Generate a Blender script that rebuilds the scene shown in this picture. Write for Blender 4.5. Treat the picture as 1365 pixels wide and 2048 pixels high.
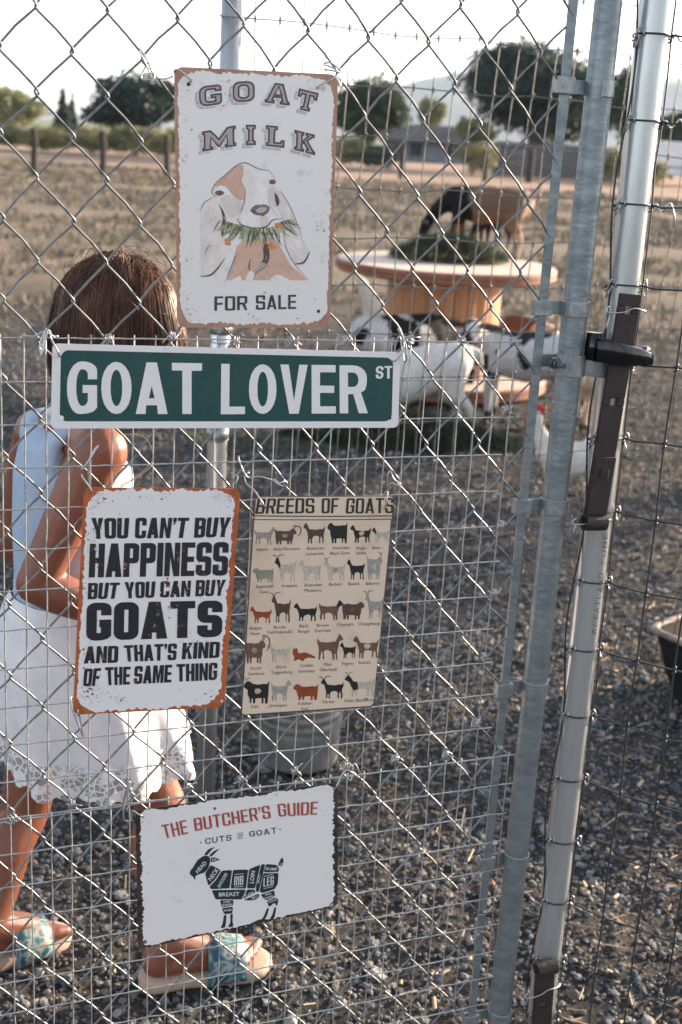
import bpy, bmesh, math, random
import numpy as np
from mathutils import Vector, Matrix, noise as mnoise
from mathutils.geometry import tessellate_polygon

random.seed(7); rng = np.random.default_rng(7)
C = bpy.context.scene.collection
SC = bpy.context.scene
rad = math.radians
for _o in list(bpy.data.objects): bpy.data.objects.remove(_o)

# ------------------------------------------------------------------ camera
FPX, PITCH, ROLL, CAMZ = 2467.7018, 0.296327910, 0.0560639211, 1.45
W_, H_ = 1365.0, 2048.0
def _v(*a): return np.array(a, float)
FWD = _v(0, math.cos(PITCH), -math.sin(PITCH))
_up0 = _v(0, math.sin(PITCH), math.cos(PITCH)); _r0 = _v(1, 0, 0)
RGT = _r0*math.cos(ROLL) + _up0*math.sin(ROLL)
UPV = -_r0*math.sin(ROLL) + _up0*math.cos(ROLL)
CAM = _v(0, 0, CAMZ)
cam_d = bpy.data.cameras.new("camera"); cam = bpy.data.objects.new("camera", cam_d); C.objects.link(cam)
M = Matrix.Identity(4)
for i in range(3):
    M[i][0], M[i][1], M[i][2], M[i][3] = RGT[i], UPV[i], -FWD[i], CAM[i]
cam.matrix_world = M
cam_d.sensor_fit = 'VERTICAL'; cam_d.sensor_height = 24.0; cam_d.sensor_width = 16.0
cam_d.lens = FPX/H_*24.0
cam_d.clip_start = 0.05; cam_d.clip_end = 20000
cam_d.dof.use_dof = True; cam_d.dof.focus_distance = 1.56; cam_d.dof.aperture_fstop = 4.4
SC.camera = cam

# ------------------------------------------------------------------ sky, sun, exposure
SUN_EL, SUN_AZ = rad(13.5), rad(56)     # azimuth measured from +Y (view direction) towards +X
world = bpy.data.worlds.new("World"); SC.world = world; world.use_nodes = True
wn = world.node_tree.nodes; wl = world.node_tree.links
sky = wn.new('ShaderNodeTexSky'); sky.sky_type = 'NISHITA'; sky.sun_disc = False
sky.sun_elevation = SUN_EL; sky.sun_rotation = SUN_AZ; sky.dust_density = 1.2; sky.air_density = 1.0
hs = wn.new('ShaderNodeHueSaturation'); hs.inputs['Saturation'].default_value = .42; wl.new(sky.outputs[0], hs.inputs['Color'])
tint = wn.new('ShaderNodeMix'); tint.data_type = 'RGBA'; tint.blend_type = 'MULTIPLY'; tint.inputs[0].default_value = 1.0; tint.inputs[7].default_value = (.975, .972, 1.025, 1); wl.new(hs.outputs[0], tint.inputs[6])
wl.new(tint.outputs[2], wn['Background'].inputs[0]); wn['Background'].inputs[1].default_value = 0.115
sd = bpy.data.lights.new("sun", 'SUN'); sd.energy = 5.0; sd.angle = rad(0.5); sd.color = (1.0, 0.76, 0.54)
sun = bpy.data.objects.new("sun", sd); C.objects.link(sun)
_sdir = Vector((math.sin(SUN_AZ)*math.cos(SUN_EL), math.cos(SUN_AZ)*math.cos(SUN_EL), math.sin(SUN_EL)))
sun.rotation_euler = _sdir.to_track_quat('Z', 'Y').to_euler(); sun.location = (30, 40, 30)
SC.view_settings.view_transform = 'Standard'; SC.view_settings.look = 'None'
SC.view_settings.exposure = 2.0; SC.view_settings.gamma = 1.0
SC.cycles.max_bounces = 6; SC.cycles.transparent_max_bounces = 12; SC.cycles.volume_bounces = 0
SC.cycles.use_denoising = True

# ------------------------------------------------------------------ picture -> place helpers
def ray(px, py): return FWD + RGT*((px-W_/2)/FPX) - UPV*((py-H_/2)/FPX)
def at_y(px, py, Y):
    d = ray(px, py); return CAM + d*(Y/d[1])
def at_z(px, py, z=0.0):
    d = ray(px, py); return CAM + d*((z-CAMZ)/d[2])
def at_plane(px, py, X0, N):
    d = ray(px, py); return CAM + d*(((X0-CAM)@N)/(d@N))
# gate plane: gu to the right, gv down, gn towards the camera
GU = _v(0.9313879, 0.36390856, -0.00933483); GV = -_v(0.00237651, 0.01956417, 0.99980578)
GN = _v(0.36402051, -0.93122919, 0.017357); GO = _v(-0.39844289, 1.39106893, -0.24005753+CAMZ)
def gp(u, v, off=0.0): return GO + GU*u + GV*v + GN*off
def guv(px, py, off=0.0):
    X = at_plane(px, py, GO+GN*off, GN)-GO
    return float(X@GU), float(X@GV)
def gpx(px, py, off=0.0): return at_plane(px, py, GO+GN*off, GN)

# ------------------------------------------------------------------ object helpers
def props(o, label=None, cat=None, group=None, kind=None):
    if label: o['label'] = label
    if cat: o['category'] = cat
    if group: o['group'] = group
    if kind: o['kind'] = kind
    return o
def thing(name, label, cat, loc=(0, 0, 0), group=None):
    o = bpy.data.objects.new(name, None); C.objects.link(o); o.location = [float(x) for x in loc]
    o.empty_display_size = 0.1
    return props(o, label, cat, group)
def origin(o):
    p = _v(0, 0, 0)
    while o is not None: p = p+np.array(o.location); o = o.parent
    return p
def mesh(name, V, F, mat, parent=None, smooth=True, mats=None, midx=None, loc=None, col=None):
    V = np.asarray(V, float).reshape(-1, 3)
    base = origin(parent) if parent is not None else _v(0, 0, 0)
    if loc is not None: base = base+(np.asarray(loc, float)-base); L = np.asarray(loc, float)-(origin(parent) if parent is not None else 0)
    else: L = _v(0, 0, 0)
    me = bpy.data.meshes.new(name)
    if isinstance(F, np.ndarray):
        nf, k = F.shape
        me.vertices.add(len(V)); me.vertices.foreach_set('co', (V-base).ravel())
        me.loops.add(nf*k); me.loops.foreach_set('vertex_index', F.ravel().astype(np.int32))
        me.polygons.add(nf); me.polygons.foreach_set('loop_start', np.arange(0, nf*k, k, dtype=np.int32))
        me.polygons.foreach_set('loop_total', np.full(nf, k, np.int32))
        me.update(calc_edges=True); me.validate()
    else:
        me.from_pydata((V-base).tolist(), [], [list(map(int, f)) for f in F]); me.update()
    for m in (mats or [mat]): me.materials.append(m)
    if midx is not None: me.polygons.foreach_set('material_index', np.asarray(midx, np.int32))
    me.polygons.foreach_set('use_smooth', np.full(len(me.polygons), bool(smooth)))
    if col is not None:
        a = me.color_attributes.new('Col', 'FLOAT_COLOR', 'POINT')
        cc = np.ones((len(V), 4)); cc[:, :3] = col; a.data.foreach_set('color', cc.ravel())
    o = bpy.data.objects.new(name, me); C.objects.link(o); o.location = [float(x) for x in L]
    if parent is not None: o.parent = parent
    return o
class MB:
    """collects vertices and faces of one mesh"""
    def __init__(s): s.V = []; s.F = []; s.I = []; s.n = 0
    def add(s, V, F, mi=0):
        V = np.asarray(V, float).reshape(-1, 3)
        s.V.append(V)
        for f in F: s.F.append([int(i)+s.n for i in f]); s.I.append(mi)
        s.n += len(V); return s
    def build(s, name, mat, parent=None, smooth=True, mats=None, **k):
        return mesh(name, np.concatenate(s.V), s.F, mat, parent, smooth, mats=mats, midx=s.I if mats else None, **k)
def tube(P, r, n=6, cap=True, closed=False):
    P = np.asarray(P, float); m = len(P); r = np.broadcast_to(np.asarray(r, float), (m,))
    T = np.zeros_like(P)
    if closed: T = np.roll(P, -1, 0)-np.roll(P, 1, 0)
    else:
        T[1:-1] = P[2:]-P[:-2]; T[0] = P[1]-P[0]; T[-1] = P[-1]-P[-2]
    T /= np.maximum(np.linalg.norm(T, axis=1, keepdims=True), 1e-12)
    a = _v(0, 0, 1) if abs(T[0][2]) < .9 else _v(1, 0, 0)
    X = np.cross(T[0], a); X /= np.linalg.norm(X)
    V = []; ang = np.arange(n)*2*math.pi/n; ca, sa = np.cos(ang)[:, None], np.sin(ang)[:, None]
    for i in range(m):
        X = X-T[i]*(X@T[i]); X /= np.linalg.norm(X); Y = np.cross(T[i], X)
        V.append(P[i]+r[i]*(ca*X+sa*Y))
    V = np.concatenate(V); F = []
    for i in range(m if closed else m-1):
        j = (i+1) % m
        for k in range(n):
            l = (k+1) % n; F.append((i*n+k, i*n+l, j*n+l, j*n+k))
    if cap and not closed:
        F.append(tuple(range(n))[::-1]); F.append(tuple((m-1)*n+k for k in range(n)))
    return V, F
def smooth_path(P, k=6):
    """Catmull-Rom through the points"""
    P = np.asarray(P, float); Q = np.vstack([2*P[0]-P[1], P, 2*P[-1]-P[-2]]); out = []
    for i in range(1, len(Q)-2):
        for t in np.arange(k)/k:
            a, b, c, d = Q[i-1], Q[i], Q[i+1], Q[i+2]
            out.append(.5*((2*b)+(-a+c)*t+(2*a-5*b+4*c-d)*t*t+(-a+3*b-3*c+d)*t**3))
    out.append(P[-1]); return np.array(out)
def box(c, ex, ey, ez):
    """box from centre and three half-axis vectors"""
    c, ex, ey, ez = (np.asarray(q, float) for q in (c, ex, ey, ez))
    V = [c+sx*ex+sy*ey+sz*ez for sz in (-1, 1) for sy in (-1, 1) for sx in (-1, 1)]
    return V, [(0, 2, 3, 1), (4, 5, 7, 6), (0, 1, 5, 4), (2, 6, 7, 3), (0, 4, 6, 2), (1, 3, 7, 5)]
def abox(x0, x1, y0, y1, z0, z1):
    return box(((x0+x1)/2, (y0+y1)/2, (z0+z1)/2), ((x1-x0)/2, 0, 0), (0, (y1-y0)/2, 0), (0, 0, (z1-z0)/2))
def bevel(o, w=.002, seg=2):
    m = o.modifiers.new('bevel', 'BEVEL'); m.width = w; m.segments = seg; m.limit_method = 'ANGLE'; return o
def lathe(prof, c, n=40, axis=(0, 0, 1)):
    V = []; c = np.asarray(c, float)
    for r, z in prof:
        for k in range(n):
            a = 2*math.pi*k/n; V.append(c+_v(r*math.cos(a), r*math.sin(a), z))
    F = []
    for i in range(len(prof)-1):
        for k in range(n): F.append((i*n+k, i*n+(k+1) % n, (i+1)*n+(k+1) % n, (i+1)*n+k))
    return V, F
def sph(c, r, n=10, m=7, ax=None):
    """ellipsoid; r is a radius or three radii, ax an optional 3x3 of axes"""
    r = np.broadcast_to(np.asarray(r, float), (3,)); A = np.eye(3) if ax is None else np.asarray(ax, float)
    V = [np.asarray(c)+_v(0, 0, r[2])@A]; F = []
    for i in range(1, m):
        t = math.pi*i/m
        for k in range(n):
            p = 2*math.pi*k/n
            V.append(np.asarray(c)+_v(r[0]*math.sin(t)*math.cos(p), r[1]*math.sin(t)*math.sin(p), r[2]*math.cos(t))@A)
    V.append(np.asarray(c)-_v(0, 0, r[2])@A)
    for k in range(n): F.append((0, 1+k, 1+(k+1) % n))
    for i in range(m-2):
        for k in range(n):
            a, b = 1+i*n+k, 1+i*n+(k+1) % n; F.append((a, a+n, b+n, b))
    e = len(V)-1; q = 1+(m-2)*n
    for k in range(n): F.append((e, q+(k+1) % n, q+k))
    return V, F
def limb(mb, P, r, n=10):
    """tapered chain with round joints, for remeshing into one body"""
    P = np.asarray(P, float); r = np.broadcast_to(np.asarray(r, float), (len(P),))
    for i in range(len(P)-1): mb.add(*tube(P[i:i+2], r[i:i+2], n))
    for i in range(len(P)): mb.add(*sph(P[i], r[i], n, 7))
def remeshed(name, mb, voxel, mat, parent=None, smooth=2, colfn=None, dec=None):
    """union of the collected shapes as ONE continuous surface"""
    me = bpy.data.meshes.new('tmp'); me.from_pydata(np.concatenate(mb.V).tolist(), [], mb.F)
    t = bpy.data.objects.new('tmp', me); C.objects.link(t)
    m = t.modifiers.new('r', 'REMESH'); m.mode = 'VOXEL'; m.voxel_size = voxel
    if smooth: s = t.modifiers.new('s', 'SMOOTH'); s.factor = .5; s.iterations = smooth
    dg = bpy.context.evaluated_depsgraph_get(); ev = t.evaluated_get(dg); q = ev.to_mesh()
    V = np.empty(len(q.vertices)*3); q.vertices.foreach_get('co', V); V = V.reshape(-1, 3)
    F = [tuple(p.vertices) for p in q.polygons]
    ev.to_mesh_clear(); bpy.data.objects.remove(t); bpy.data.meshes.remove(me)
    return mesh(name, V, F, mat, parent, True, col=(np.array([colfn(p) for p in V]) if colfn else None))

# ------------------------------------------------------------------ materials
def mat(name, col, rough=.6, metal=0.0, col2=None, scale=20, bump=0, bscale=60, detail=4, ramp=(.4, .65), spec=None, attr=None, rvar=0, stretch=None):
    m = bpy.data.materials.new(name); m.use_nodes = True
    nt = m.node_tree; N = nt.nodes; L = nt.links; b = N['Principled BSDF']
    b.inputs['Base Color'].default_value = (*col, 1); b.inputs['Roughness'].default_value = rough; b.inputs['Metallic'].default_value = metal
    if spec is not None: b.inputs['Specular IOR Level'].default_value = spec
    tc = N.new('ShaderNodeTexCoord'); src = tc.outputs['Object']
    if stretch:
        mp = N.new('ShaderNodeMapping'); mp.inputs['Scale'].default_value = stretch; L.new(src, mp.inputs[0]); src = mp.outputs[0]
    csock = None
    if attr:
        at = N.new('ShaderNodeAttribute'); at.attribute_name = attr; csock = at.outputs['Color']
    if col2 is not None:
        n = N.new('ShaderNodeTexNoise'); n.inputs['Scale'].default_value = scale; n.inputs['Detail'].default_value = detail; n.inputs['Roughness'].default_value = .65
        L.new(src, n.inputs['Vector'])
        r = N.new('ShaderNodeMapRange'); r.inputs[1].default_value, r.inputs[2].default_value = ramp; L.new(n.outputs[0], r.inputs[0])
        mx = N.new('ShaderNodeMix'); mx.data_type = 'RGBA'; L.new(r.outputs[0], mx.inputs[0])
        if csock is not None:
            mx.blend_type = 'MULTIPLY'; L.new(csock, mx.inputs[6]); mx.inputs[7].default_value = (*col2, 1)
        else:
            mx.inputs[6].default_value = (*col, 1); mx.inputs[7].default_value = (*col2, 1)
        csock = mx.outputs[2]
        if rvar:
            rr = N.new('ShaderNodeMapRange'); rr.inputs[3].default_value = rough-rvar; rr.inputs[4].default_value = rough+rvar
            L.new(n.outputs[0], rr.inputs[0]); L.new(rr.outputs[0], b.inputs['Roughness'])
    if csock is not None: L.new(csock, b.inputs['Base Color'])
    if bump:
        n2 = N.new('ShaderNodeTexNoise'); n2.inputs['Scale'].default_value = bscale; n2.inputs['Detail'].default_value = 5; L.new(src, n2.inputs['Vector'])
        bp = N.new('ShaderNodeBump'); bp.inputs['Strength'].default_value = bump; bp.inputs['Distance'].default_value = .01
        L.new(n2.outputs[0], bp.inputs['Height']); L.new(bp.outputs[0], b.inputs['Normal'])
    return m
M_GALV = mat('galvanised_steel', (.30, .33, .34), .44, .65, (.21, .235, .25), 60, .12, 90, rvar=.1)
M_GALVP = mat('rough_galvanised_tube', (.25, .285, .30), .46, .6, (.17, .20, .215), 22, .12, 60, rvar=.1, stretch=(1, 1, 2.2))
M_POST = mat('smooth_galvanised_tube', (.56, .58, .58), .3, .65, (.43, .45, .46), 30, .05, 40, rvar=.08, stretch=(1, 1, .12))
M_WIRE = mat('galvanised_wire', (.21, .22, .228), .47, .72, (.14, .148, .155), 120)
M_WIRE2 = mat('welded_wire', (.45, .455, .445), .48, .6, (.30, .31, .305), 120)
M_DWIRE = mat('dark_wire', (.055, .065, .075), .45, .6, (.03, .035, .04), 80)
M_TIE = mat('bright_tie_wire', (.44, .45, .46), .34, .8)
M_NOCLIMB = mat('weathered_fence_wire', (.20, .20, .195), .4, .7, (.12, .115, .11), 90)
M_RUST = mat('rusty_steel', (.030, .021, .020), .62, .2, (.075, .032, .021), 26, .12, 120, ramp=(.55, .75))
M_BLACK = mat('black_enamel', (.005, .006, .008), .12, 0, spec=.5)
# ================================================================== chain link gate
G_TOP, G_BOT, G_LEFT = -.62, 1.125, -.62
gate = thing('chain_link_gate', 'ajar chain link gate with ribbed round steel frame, hung with five goat signs', 'gate', gp(.1, 1.17))
def rowv(i): return -.400+.0444*i+.000055*i*i      # height of each row of crossings
def nodeu(i, k): return (.0060 if i % 2 == 0 else .0443)+.0769*k
wire = MB(); WR = .00148
def zigzag(cl, cr, par):
    """one woven wire between a left column and a right column; par = parity of rows where it bends left"""
    P = []; ph = rng.uniform(0, 6)
    for i in range(-5, 34):
        v = rowv(i)
        if v > G_BOT-.01 or v < G_TOP+.01: continue
        left = (i % 2 == par); u = (cl if left else cr); s = -1 if left else 1
        du, dv = rng.normal(0, .0007), rng.normal(0, .0008)
        d0, d1 = (-.0016, .0016) if left else (.0016, -.0016)
        h = .0052
        if P:   # slight belly of the straight run
            pu, pv = P[-1][0], P[-1][1]
            P.append(((pu+u)/2+s*.0004, (pv+v-h)/2+.0006*math.sin(ph+i), d0))
        P.append((u-s*.0022+du, v-h+dv, d0)); P.append((u+s*.0001+du, v-h*.55+dv, d0*.9)); P.append((u+s*.0013+du, v+dv, 0))
        P.append((u+s*.0001+du, v+h*.55+dv, d1*.9)); P.append((u-s*.0022+du, v+h+dv, d1))
    return np.array([gp(u, v, o) for u, v, o in P])
for k in range(-8, 9):
    wire.add(*tube(zigzag(nodeu(0, k), nodeu(1, k), 0), WR, 6))
    wire.add(*tube(zigzag(nodeu(1, k), nodeu(0, k+1), 1), WR, 6))
wire.build('chain_link_mesh', M_WIRE, gate)
fr = MB()
fr.add(*tube([gp(.7475, v) for v in np.linspace(G_TOP-.02, G_BOT+.035, 24)], .0175, 24))
fr.build('gate_upright', M_GALVP, gate)
for v_ in (G_BOT+.02, G_TOP-.02):
    fr = MB(); fr.add(*tube([gp(-.66, v_), gp(.73, v_)], .0165, 20)); fr.build('gate_rail', M_GALVP, gate)
tb = MB(); tb.add(*box(gp(.6975, (G_TOP+G_BOT)/2), GU*.0062, GN*.0026, GV*(G_BOT-G_TOP-.05)/2))
bevel(tb.build('tension_bar', M_GALVP, gate, smooth=False), .001)
for py, px, kind in [(178, 1202, 1), (617, 1156, 0), (722, 1144, 2), (1011, 1095, 0), (1374, 1060, 0), (1718, 1022, 0), (2030, 992, 0)]:
    v = guv(px, py)[1]; b = MB(); hh = .0105
    # strap round the upright, plates to the bar, clip on the bar
    a0, a1 = (-.5, 1.1) if kind == 1 else (-2.2, 2.2)
    ang = np.linspace(a0 if kind != 1 else -.35, a1 if kind != 1 else 1.9, 15)
    if kind != 2:
        P = [gp(.7475+math.sin(a)*.0195, v, math.cos(a)*.0195) for a in ang]
        Q = [gp(.7475+math.sin(a)*.0175, v, math.cos(a)*.0175) for a in ang]
        V = []; F = []
        for p, q in zip(P, Q): V += [p-GV*hh, p+GV*hh, q+GV*hh, q-GV*hh]
        for i in range(len(P)-1):
            for k in range(4): F.append((i*4+k, i*4+(k+1) % 4, i*4+4+(k+1) % 4, i*4+4+k))
        F += [(0, 1, 2, 3), tuple(4*(len(P)-1)+k for k in (3, 2, 1, 0))]
        b.add(V, F)
    for o in (-.0075,):
        b.add(*box(gp(.7185, v, o), GU*.0165, GN*.0012, GV*hh*.85))
    if kind != 2:
        V, F = box(gp(.6965, v-.0005, .0035), GU*.0125, GN*.0028, GV*hh); b.add(V, F)
        b.add(*box(gp(.6965, v-.0005, -.0055), GU*.0125, GN*.0018, GV*hh))
        b.add(*box(gp(.6862, v-.0005, -.001), GU*.0018, GN*.0055, GV*hh*.9))
    bevel(b.build('tension_band', M_GALV, gate, smooth=False), .0012)
# latch collar, bolt and black fork (the fork rides on the gate and straddles the post)
lv = guv(1143, 727)[1]
b = MB()
ang = np.linspace(-1.35, 1.35, 13); V = []; F = []
prof = [(.722, .012)]+[(.7475+math.sin(a)*.0205, math.cos(a)*.0205) for a in ang if a > -1.0]+[(.772, .006), (.787, .012), (.806, .0135)]
prof = [(.720, .0135), (.731, .0185)]+[(.7475+math.sin(a)*.0205, math.cos(a)*.0205) for a in np.linspace(-.6, 1.2, 10)]+[(.7705, .004), (.779, .0085), (.795, .0125), (.806, .0125)]
for u, o in prof:
    q = gp(u, lv+.001+(u-.7475)*.05, o); V += [q-GV*.0145, q+GV*.0145, q+GV*.0145-GN*.0024, q-GV*.0145-GN*.0024]
for i in range(len(prof)-1):
    for k in range(4): F.append((i*4+k, i*4+(k+1) % 4, i*4+4+(k+1) % 4, i*4+4+k))
F += [(0, 1, 2, 3), tuple(4*(len(prof)-1)+k for k in (3, 2, 1, 0))]
b.add(V, F); bevel(b.build('latch_collar', M_GALV, gate, smooth=False), .0008)
b = MB(); q = guv(1112, 727, .022)
b.add(*tube([gp(q[0], q[1], .017), gp(q[0], q[1], .023)], .0085, 6)); b.add(*tube([gp(q[0], q[1], .023), gp(q[0]+.001, q[1], .027)], .0062, 12))
b.add(*tube([gp(q[0], q[1], .026), gp(q[0]+.001, q[1]+.0005, .043)], .0036, 12))
b.build('latch_bolt', mat('dark_bolt_steel', (.10, .12, .14), .4, .8), gate, smooth=False)
b = MB()
bu, bv = guv(1189, 690, .012)
b.add(*tube([gp(bu, bv-.017, .010), gp(bu, bv-.0165, .010), gp(bu, bv+.019, .010), gp(bu, bv+.020, .010)], [.0095, .0115, .0115, .010], 18))
arm = [(1188, 700, .02, .008, .017), (1206, 701, .030, .008, .018), (1225, 705, .034, .0075, .018), (1255, 711, .034, .0075, .016), (1280, 714, .032, .0075, .0135), (1296, 717, .030, .007, .011), (1303, 719, .029, .0055, .008)]
V = []; F = []
P = [(gpx(x, y, o), t, h) for x, y, o, t, h in arm]
for q, t, h in P:
    for a in np.linspace(0, 2*math.pi, 12, endpoint=False):
        ca, sa = math.cos(a), math.sin(a); e = .45
        V.append(q+GN*t*math.copysign(abs(ca)**e, ca)+GV*h*math.copysign(abs(sa)**e, sa)*.9)
for i in range(len(P)-1):
    for k in range(12): F.append((i*12+k, i*12+(k+1) % 12, i*12+12+(k+1) % 12, i*12+12+k))
F += [tuple(range(12)), tuple(12*(len(P)-1)+k for k in range(12))[::-1]]
b.add(V, F)
b.add(*tube(smooth_path([gpx(1278, 712, .032), gpx(1290, 700, .026), gpx(1297, 706, .012), gpx(1299, 716, -.005)], 4), .006, 10))
b.add(*tube(smooth_path([gp(bu, bv+.003, -.002), gp(bu+.022, bv+.005, -.028), gp(bu+.075, bv+.006, -.029)], 4), .008, 10))
b.build('latch_fork', M_BLACK, gate)

# ================================================================== welded wire panels tied on the gate
def tie(parent, px, py, big=False, seed=0):
    r = np.random.default_rng(seed); b = MB(); u, v = guv(px, py, .004); n = 2.6+r.uniform(-.5, .8); R_ = .0052*(1.3 if big else 1)*r.uniform(.85, 1.15)
    t = np.linspace(0, n*2*math.pi, int(n*10)); a0 = r.uniform(-.5, .5)
    ax = (math.cos(a0), math.sin(a0))
    s = (t/t[-1]-.5)*.0075*(1.6 if big else 1)
    P = [gp(u+ax[0]*ss-ax[1]*R_*math.sin(tt), v+ax[1]*ss+ax[0]*R_*math.sin(tt), .004+R_*.75*math.cos(tt)) for tt, ss in zip(t, s)]
    e = gp(u+r.uniform(.006, .014), v+r.uniform(-.012, .008), .008); f = gp(u-r.uniform(.006, .012), v+r.uniform(-.006, .010), .007)
    b.add(*tube([f]+P+[e], .00085, 5)); b.build('wire_tie', M_TIE, parent)
PR = .00095
def welded(parent, u0, v0, slope, ncol, nrow, ends, wob, drop=1.0, nleft=25):
    w = MB(); lift = .0042
    du = lambda v: 0.0
    for r in range(nrow+1):
        us = np.arange(u0-nleft*.0254-.006, ends(r), .0127); vv = v0+r*.0508*drop+slope*(us-u0)
        vv = vv+np.cumsum(rng.normal(0, wob*.25, len(us)))*.5+rng.normal(0, wob*.4, len(us)); vv -= (vv-(v0+r*.0508*drop+slope*(us-u0))).mean()
        w.add(*tube([gp(a, b, lift+PR*.9) for a, b in zip(us, vv)], PR, 6))
    for c in range(-nleft, ncol+1):
        u = u0+c*.0254+rng.normal(0, .0004)
        vs = np.linspace(v0-.004, v0+nrow*.0508*drop+.003, nrow*2+1)
        w.add(*tube([gp(u+rng.normal(0, .0003)-slope*(q-v0), q+slope*(u-u0), lift-PR*.9) for q in vs], PR*.95, 6))
    return w.build('wire_grid', M_WIRE2, parent)
pan1 = thing('welded_wire_panel', 'upper panel of rectangular welded wire tied over the gate behind the signs', 'wire panel', gp(.1, .62), 'welded wire panels tied on the gate')
E1 = [.665, .667, .667, .664, .661, .663, .667, .669, .667, .668, .680, .684, .735]
welded(pan1, .0008, 0, .004, 26, 12, lambda r: E1[r]+.003, .0007)
for k, (x, y) in enumerate([(217, 678), (343, 672), (468, 681), (583, 681), (690, 681), (823, 680), (925, 680), (1026, 683), (1010, 820), (1002, 1050), (988, 1186), (967, 1312), (950, 1446)]):
    tie(pan1, x, y, False, 100+k)
q0 = guv(22, 1673); v2 = guv(0, 1634)[1]+.005
pan2 = thing('welded_wire_panel', 'lower panel of rectangular welded wire tied over the gate, reaching below the butcher sign', 'wire panel', gp(.1, 1.1), 'welded wire panels tied on the gate')
E2 = [.722, .735, .731, .722, .733, .741, .742, .745, .74, .74]
welded(pan2, q0[0], v2, -.004, 28, 9, lambda r: E2[r], .0012, .94)
for k, (x, y) in enumerate([(25, 1637), (146, 1608), (375, 1573), (482, 1558), (591, 1541), (691, 1532), (791, 1517), (892, 1508), (1000, 1497), (965, 1695), (968, 1825), (955, 1870)]):
    tie(pan2, x, y, k in (0, 5), 200+k)

# ================================================================== latch post and the wire fence on the right
PO = gp(.8205, .3); PR_ = .0212
pb = _v(PO[0], PO[1], 0)
post = thing('steel_post', 'smooth round galvanised post beside the gate latch, with dark wire wrapped over it', 'post', pb)
def post_pt(z, a=0, r=PR_):    # leaning as in the photo
    c = gp(.817+(.824-.817)*((1.45-.24-z)+.433)/1.494, 1.21-z); c = _v(c[0], c[1], z)
    side = np.cross(GN*_v(1, 1, 0), _v(0, 0, 1)); side /= -np.linalg.norm(side); n = GN*_v(1, 1, 0); n /= np.linalg.norm(n)
    return c+side*math.sin(a)*r+n*math.cos(a)*r
b = MB(); b.add(*tube([post_pt(z, 0, 0) for z in np.linspace(-.05, 1.95, 12)], PR_, 40)); b.build('post_tube', M_POST, post)
# right fence: 2 x 4 inch knotted wire, running from the post towards the camera
RS = 1.035
R0 = _v(.37405843*RS, 1.60538444*RS, -.27136165*RS+CAMZ)
ph, tl = -.69582957, .1218799
RU = _v(math.cos(ph)*math.cos(tl), math.sin(ph)*math.cos(tl), math.sin(tl)); RV = _v(0, 0, -1)
def rf(c, r): return R0+RU*c*.0586+RV*r*.1051
def knot(w, P, ux, vx, r, s=1.0):
    P = np.asarray(P); t = np.linspace(0, 2*math.pi*1.6, 12); n = np.cross(ux, vx)
    w.add(*tube([P+vx*(a/10-.5)*.011*s+(ux*math.sin(a)+n*math.cos(a))*r*2.0 for a in t], r*.8, 5))
fence = thing('wire_fence', 'dark knotted wire mesh fence running right from the latch post, near the camera', 'fence', rf(3, 11.5))
w = MB(); DW = .00135
rows = range(-7, 12); cols = range(0, 9)
jit = {(c, r): RU*rng.normal(0, .0012)+RV*rng.normal(0, .0016) for c in range(-1, 12) for r in range(-9, 14)}
def post_row(r):      # where a line wire lies round the front of the post
    z = rf(0, r)[2]; return [post_pt(z+.004, a, PR_+.0016) for a in np.linspace(-1.45, .95, 9)]
for r in rows:
    pts = [rf(c, r)+jit[c, r] for c in cols]
    P = post_row(r)+[p for p in smooth_path([post_pt(rf(0, r)[2], .95, PR_+.002)]+pts[1:], 4)][1:]
    w.add(*tube(P, DW, 6))
for c in cols:
    if c == 0: P = [post_pt(rf(0, r)[2], .95, PR_+.003)+rng.normal(0, .0012, 3) for r in np.arange(-7, 11.6, .5)]
    else: P = [rf(c, r)+jit[c, r]-_v(0, .002, 0) for r in rows]; P = smooth_path(P, 3)
    w.add(*tube(P, DW, 6))
P = [post_pt(rf(0, r)[2], -1.5, PR_+.006+(.006*math.sin(r*2.2))) for r in np.arange(-7, 11.6, .34)]
w.add(*tube(smooth_path(P, 2), DW, 6))
for r in rows:
    for c in cols:
        q = post_pt(rf(0, r)[2], .95, PR_+.002) if c == 0 else rf(c, r)+jit[c, r]
        knot(w, q, RU, RV, DW)
    knot(w, post_pt(rf(0, r)[2], -1.5, PR_+.006), RU, RV, DW)
w.build('wire_mesh', M_DWIRE, fence)
for r in range(-5, 12):     # bright clips where each line wire is tied to the post
    z = rf(0, r)[2]; up = r < -1
    for s, a in ((-1, -1.25), (1, 1.1)):
        b = MB(); q = post_pt(z, a, PR_+.004); rr = np.random.default_rng(r+50+s)
        if s > 0 and up:
            P = [q+RU*t*.03+_v(0, 0, 1)*.005*math.sin(t*9.5)-_v(0, 1, 0)*.004*math.cos(t*9.5) for t in np.linspace(0, 1, 18)]
            P += [P[-1]+_v(.004, -.001, -.010), P[-1]+_v(.006, 0, -.026)]
        else:
            P = [q+_v(.006*math.sin(t*2.1)*s, -.006*math.cos(t*2), .012*math.cos(t*3.0)*rr.uniform(.8, 1.2)) for t in np.linspace(0, 2.6, 14)]
        b.add(*tube(P, .0013, 5)); b.build('fence_clip', M_TIE, fence)
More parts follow.
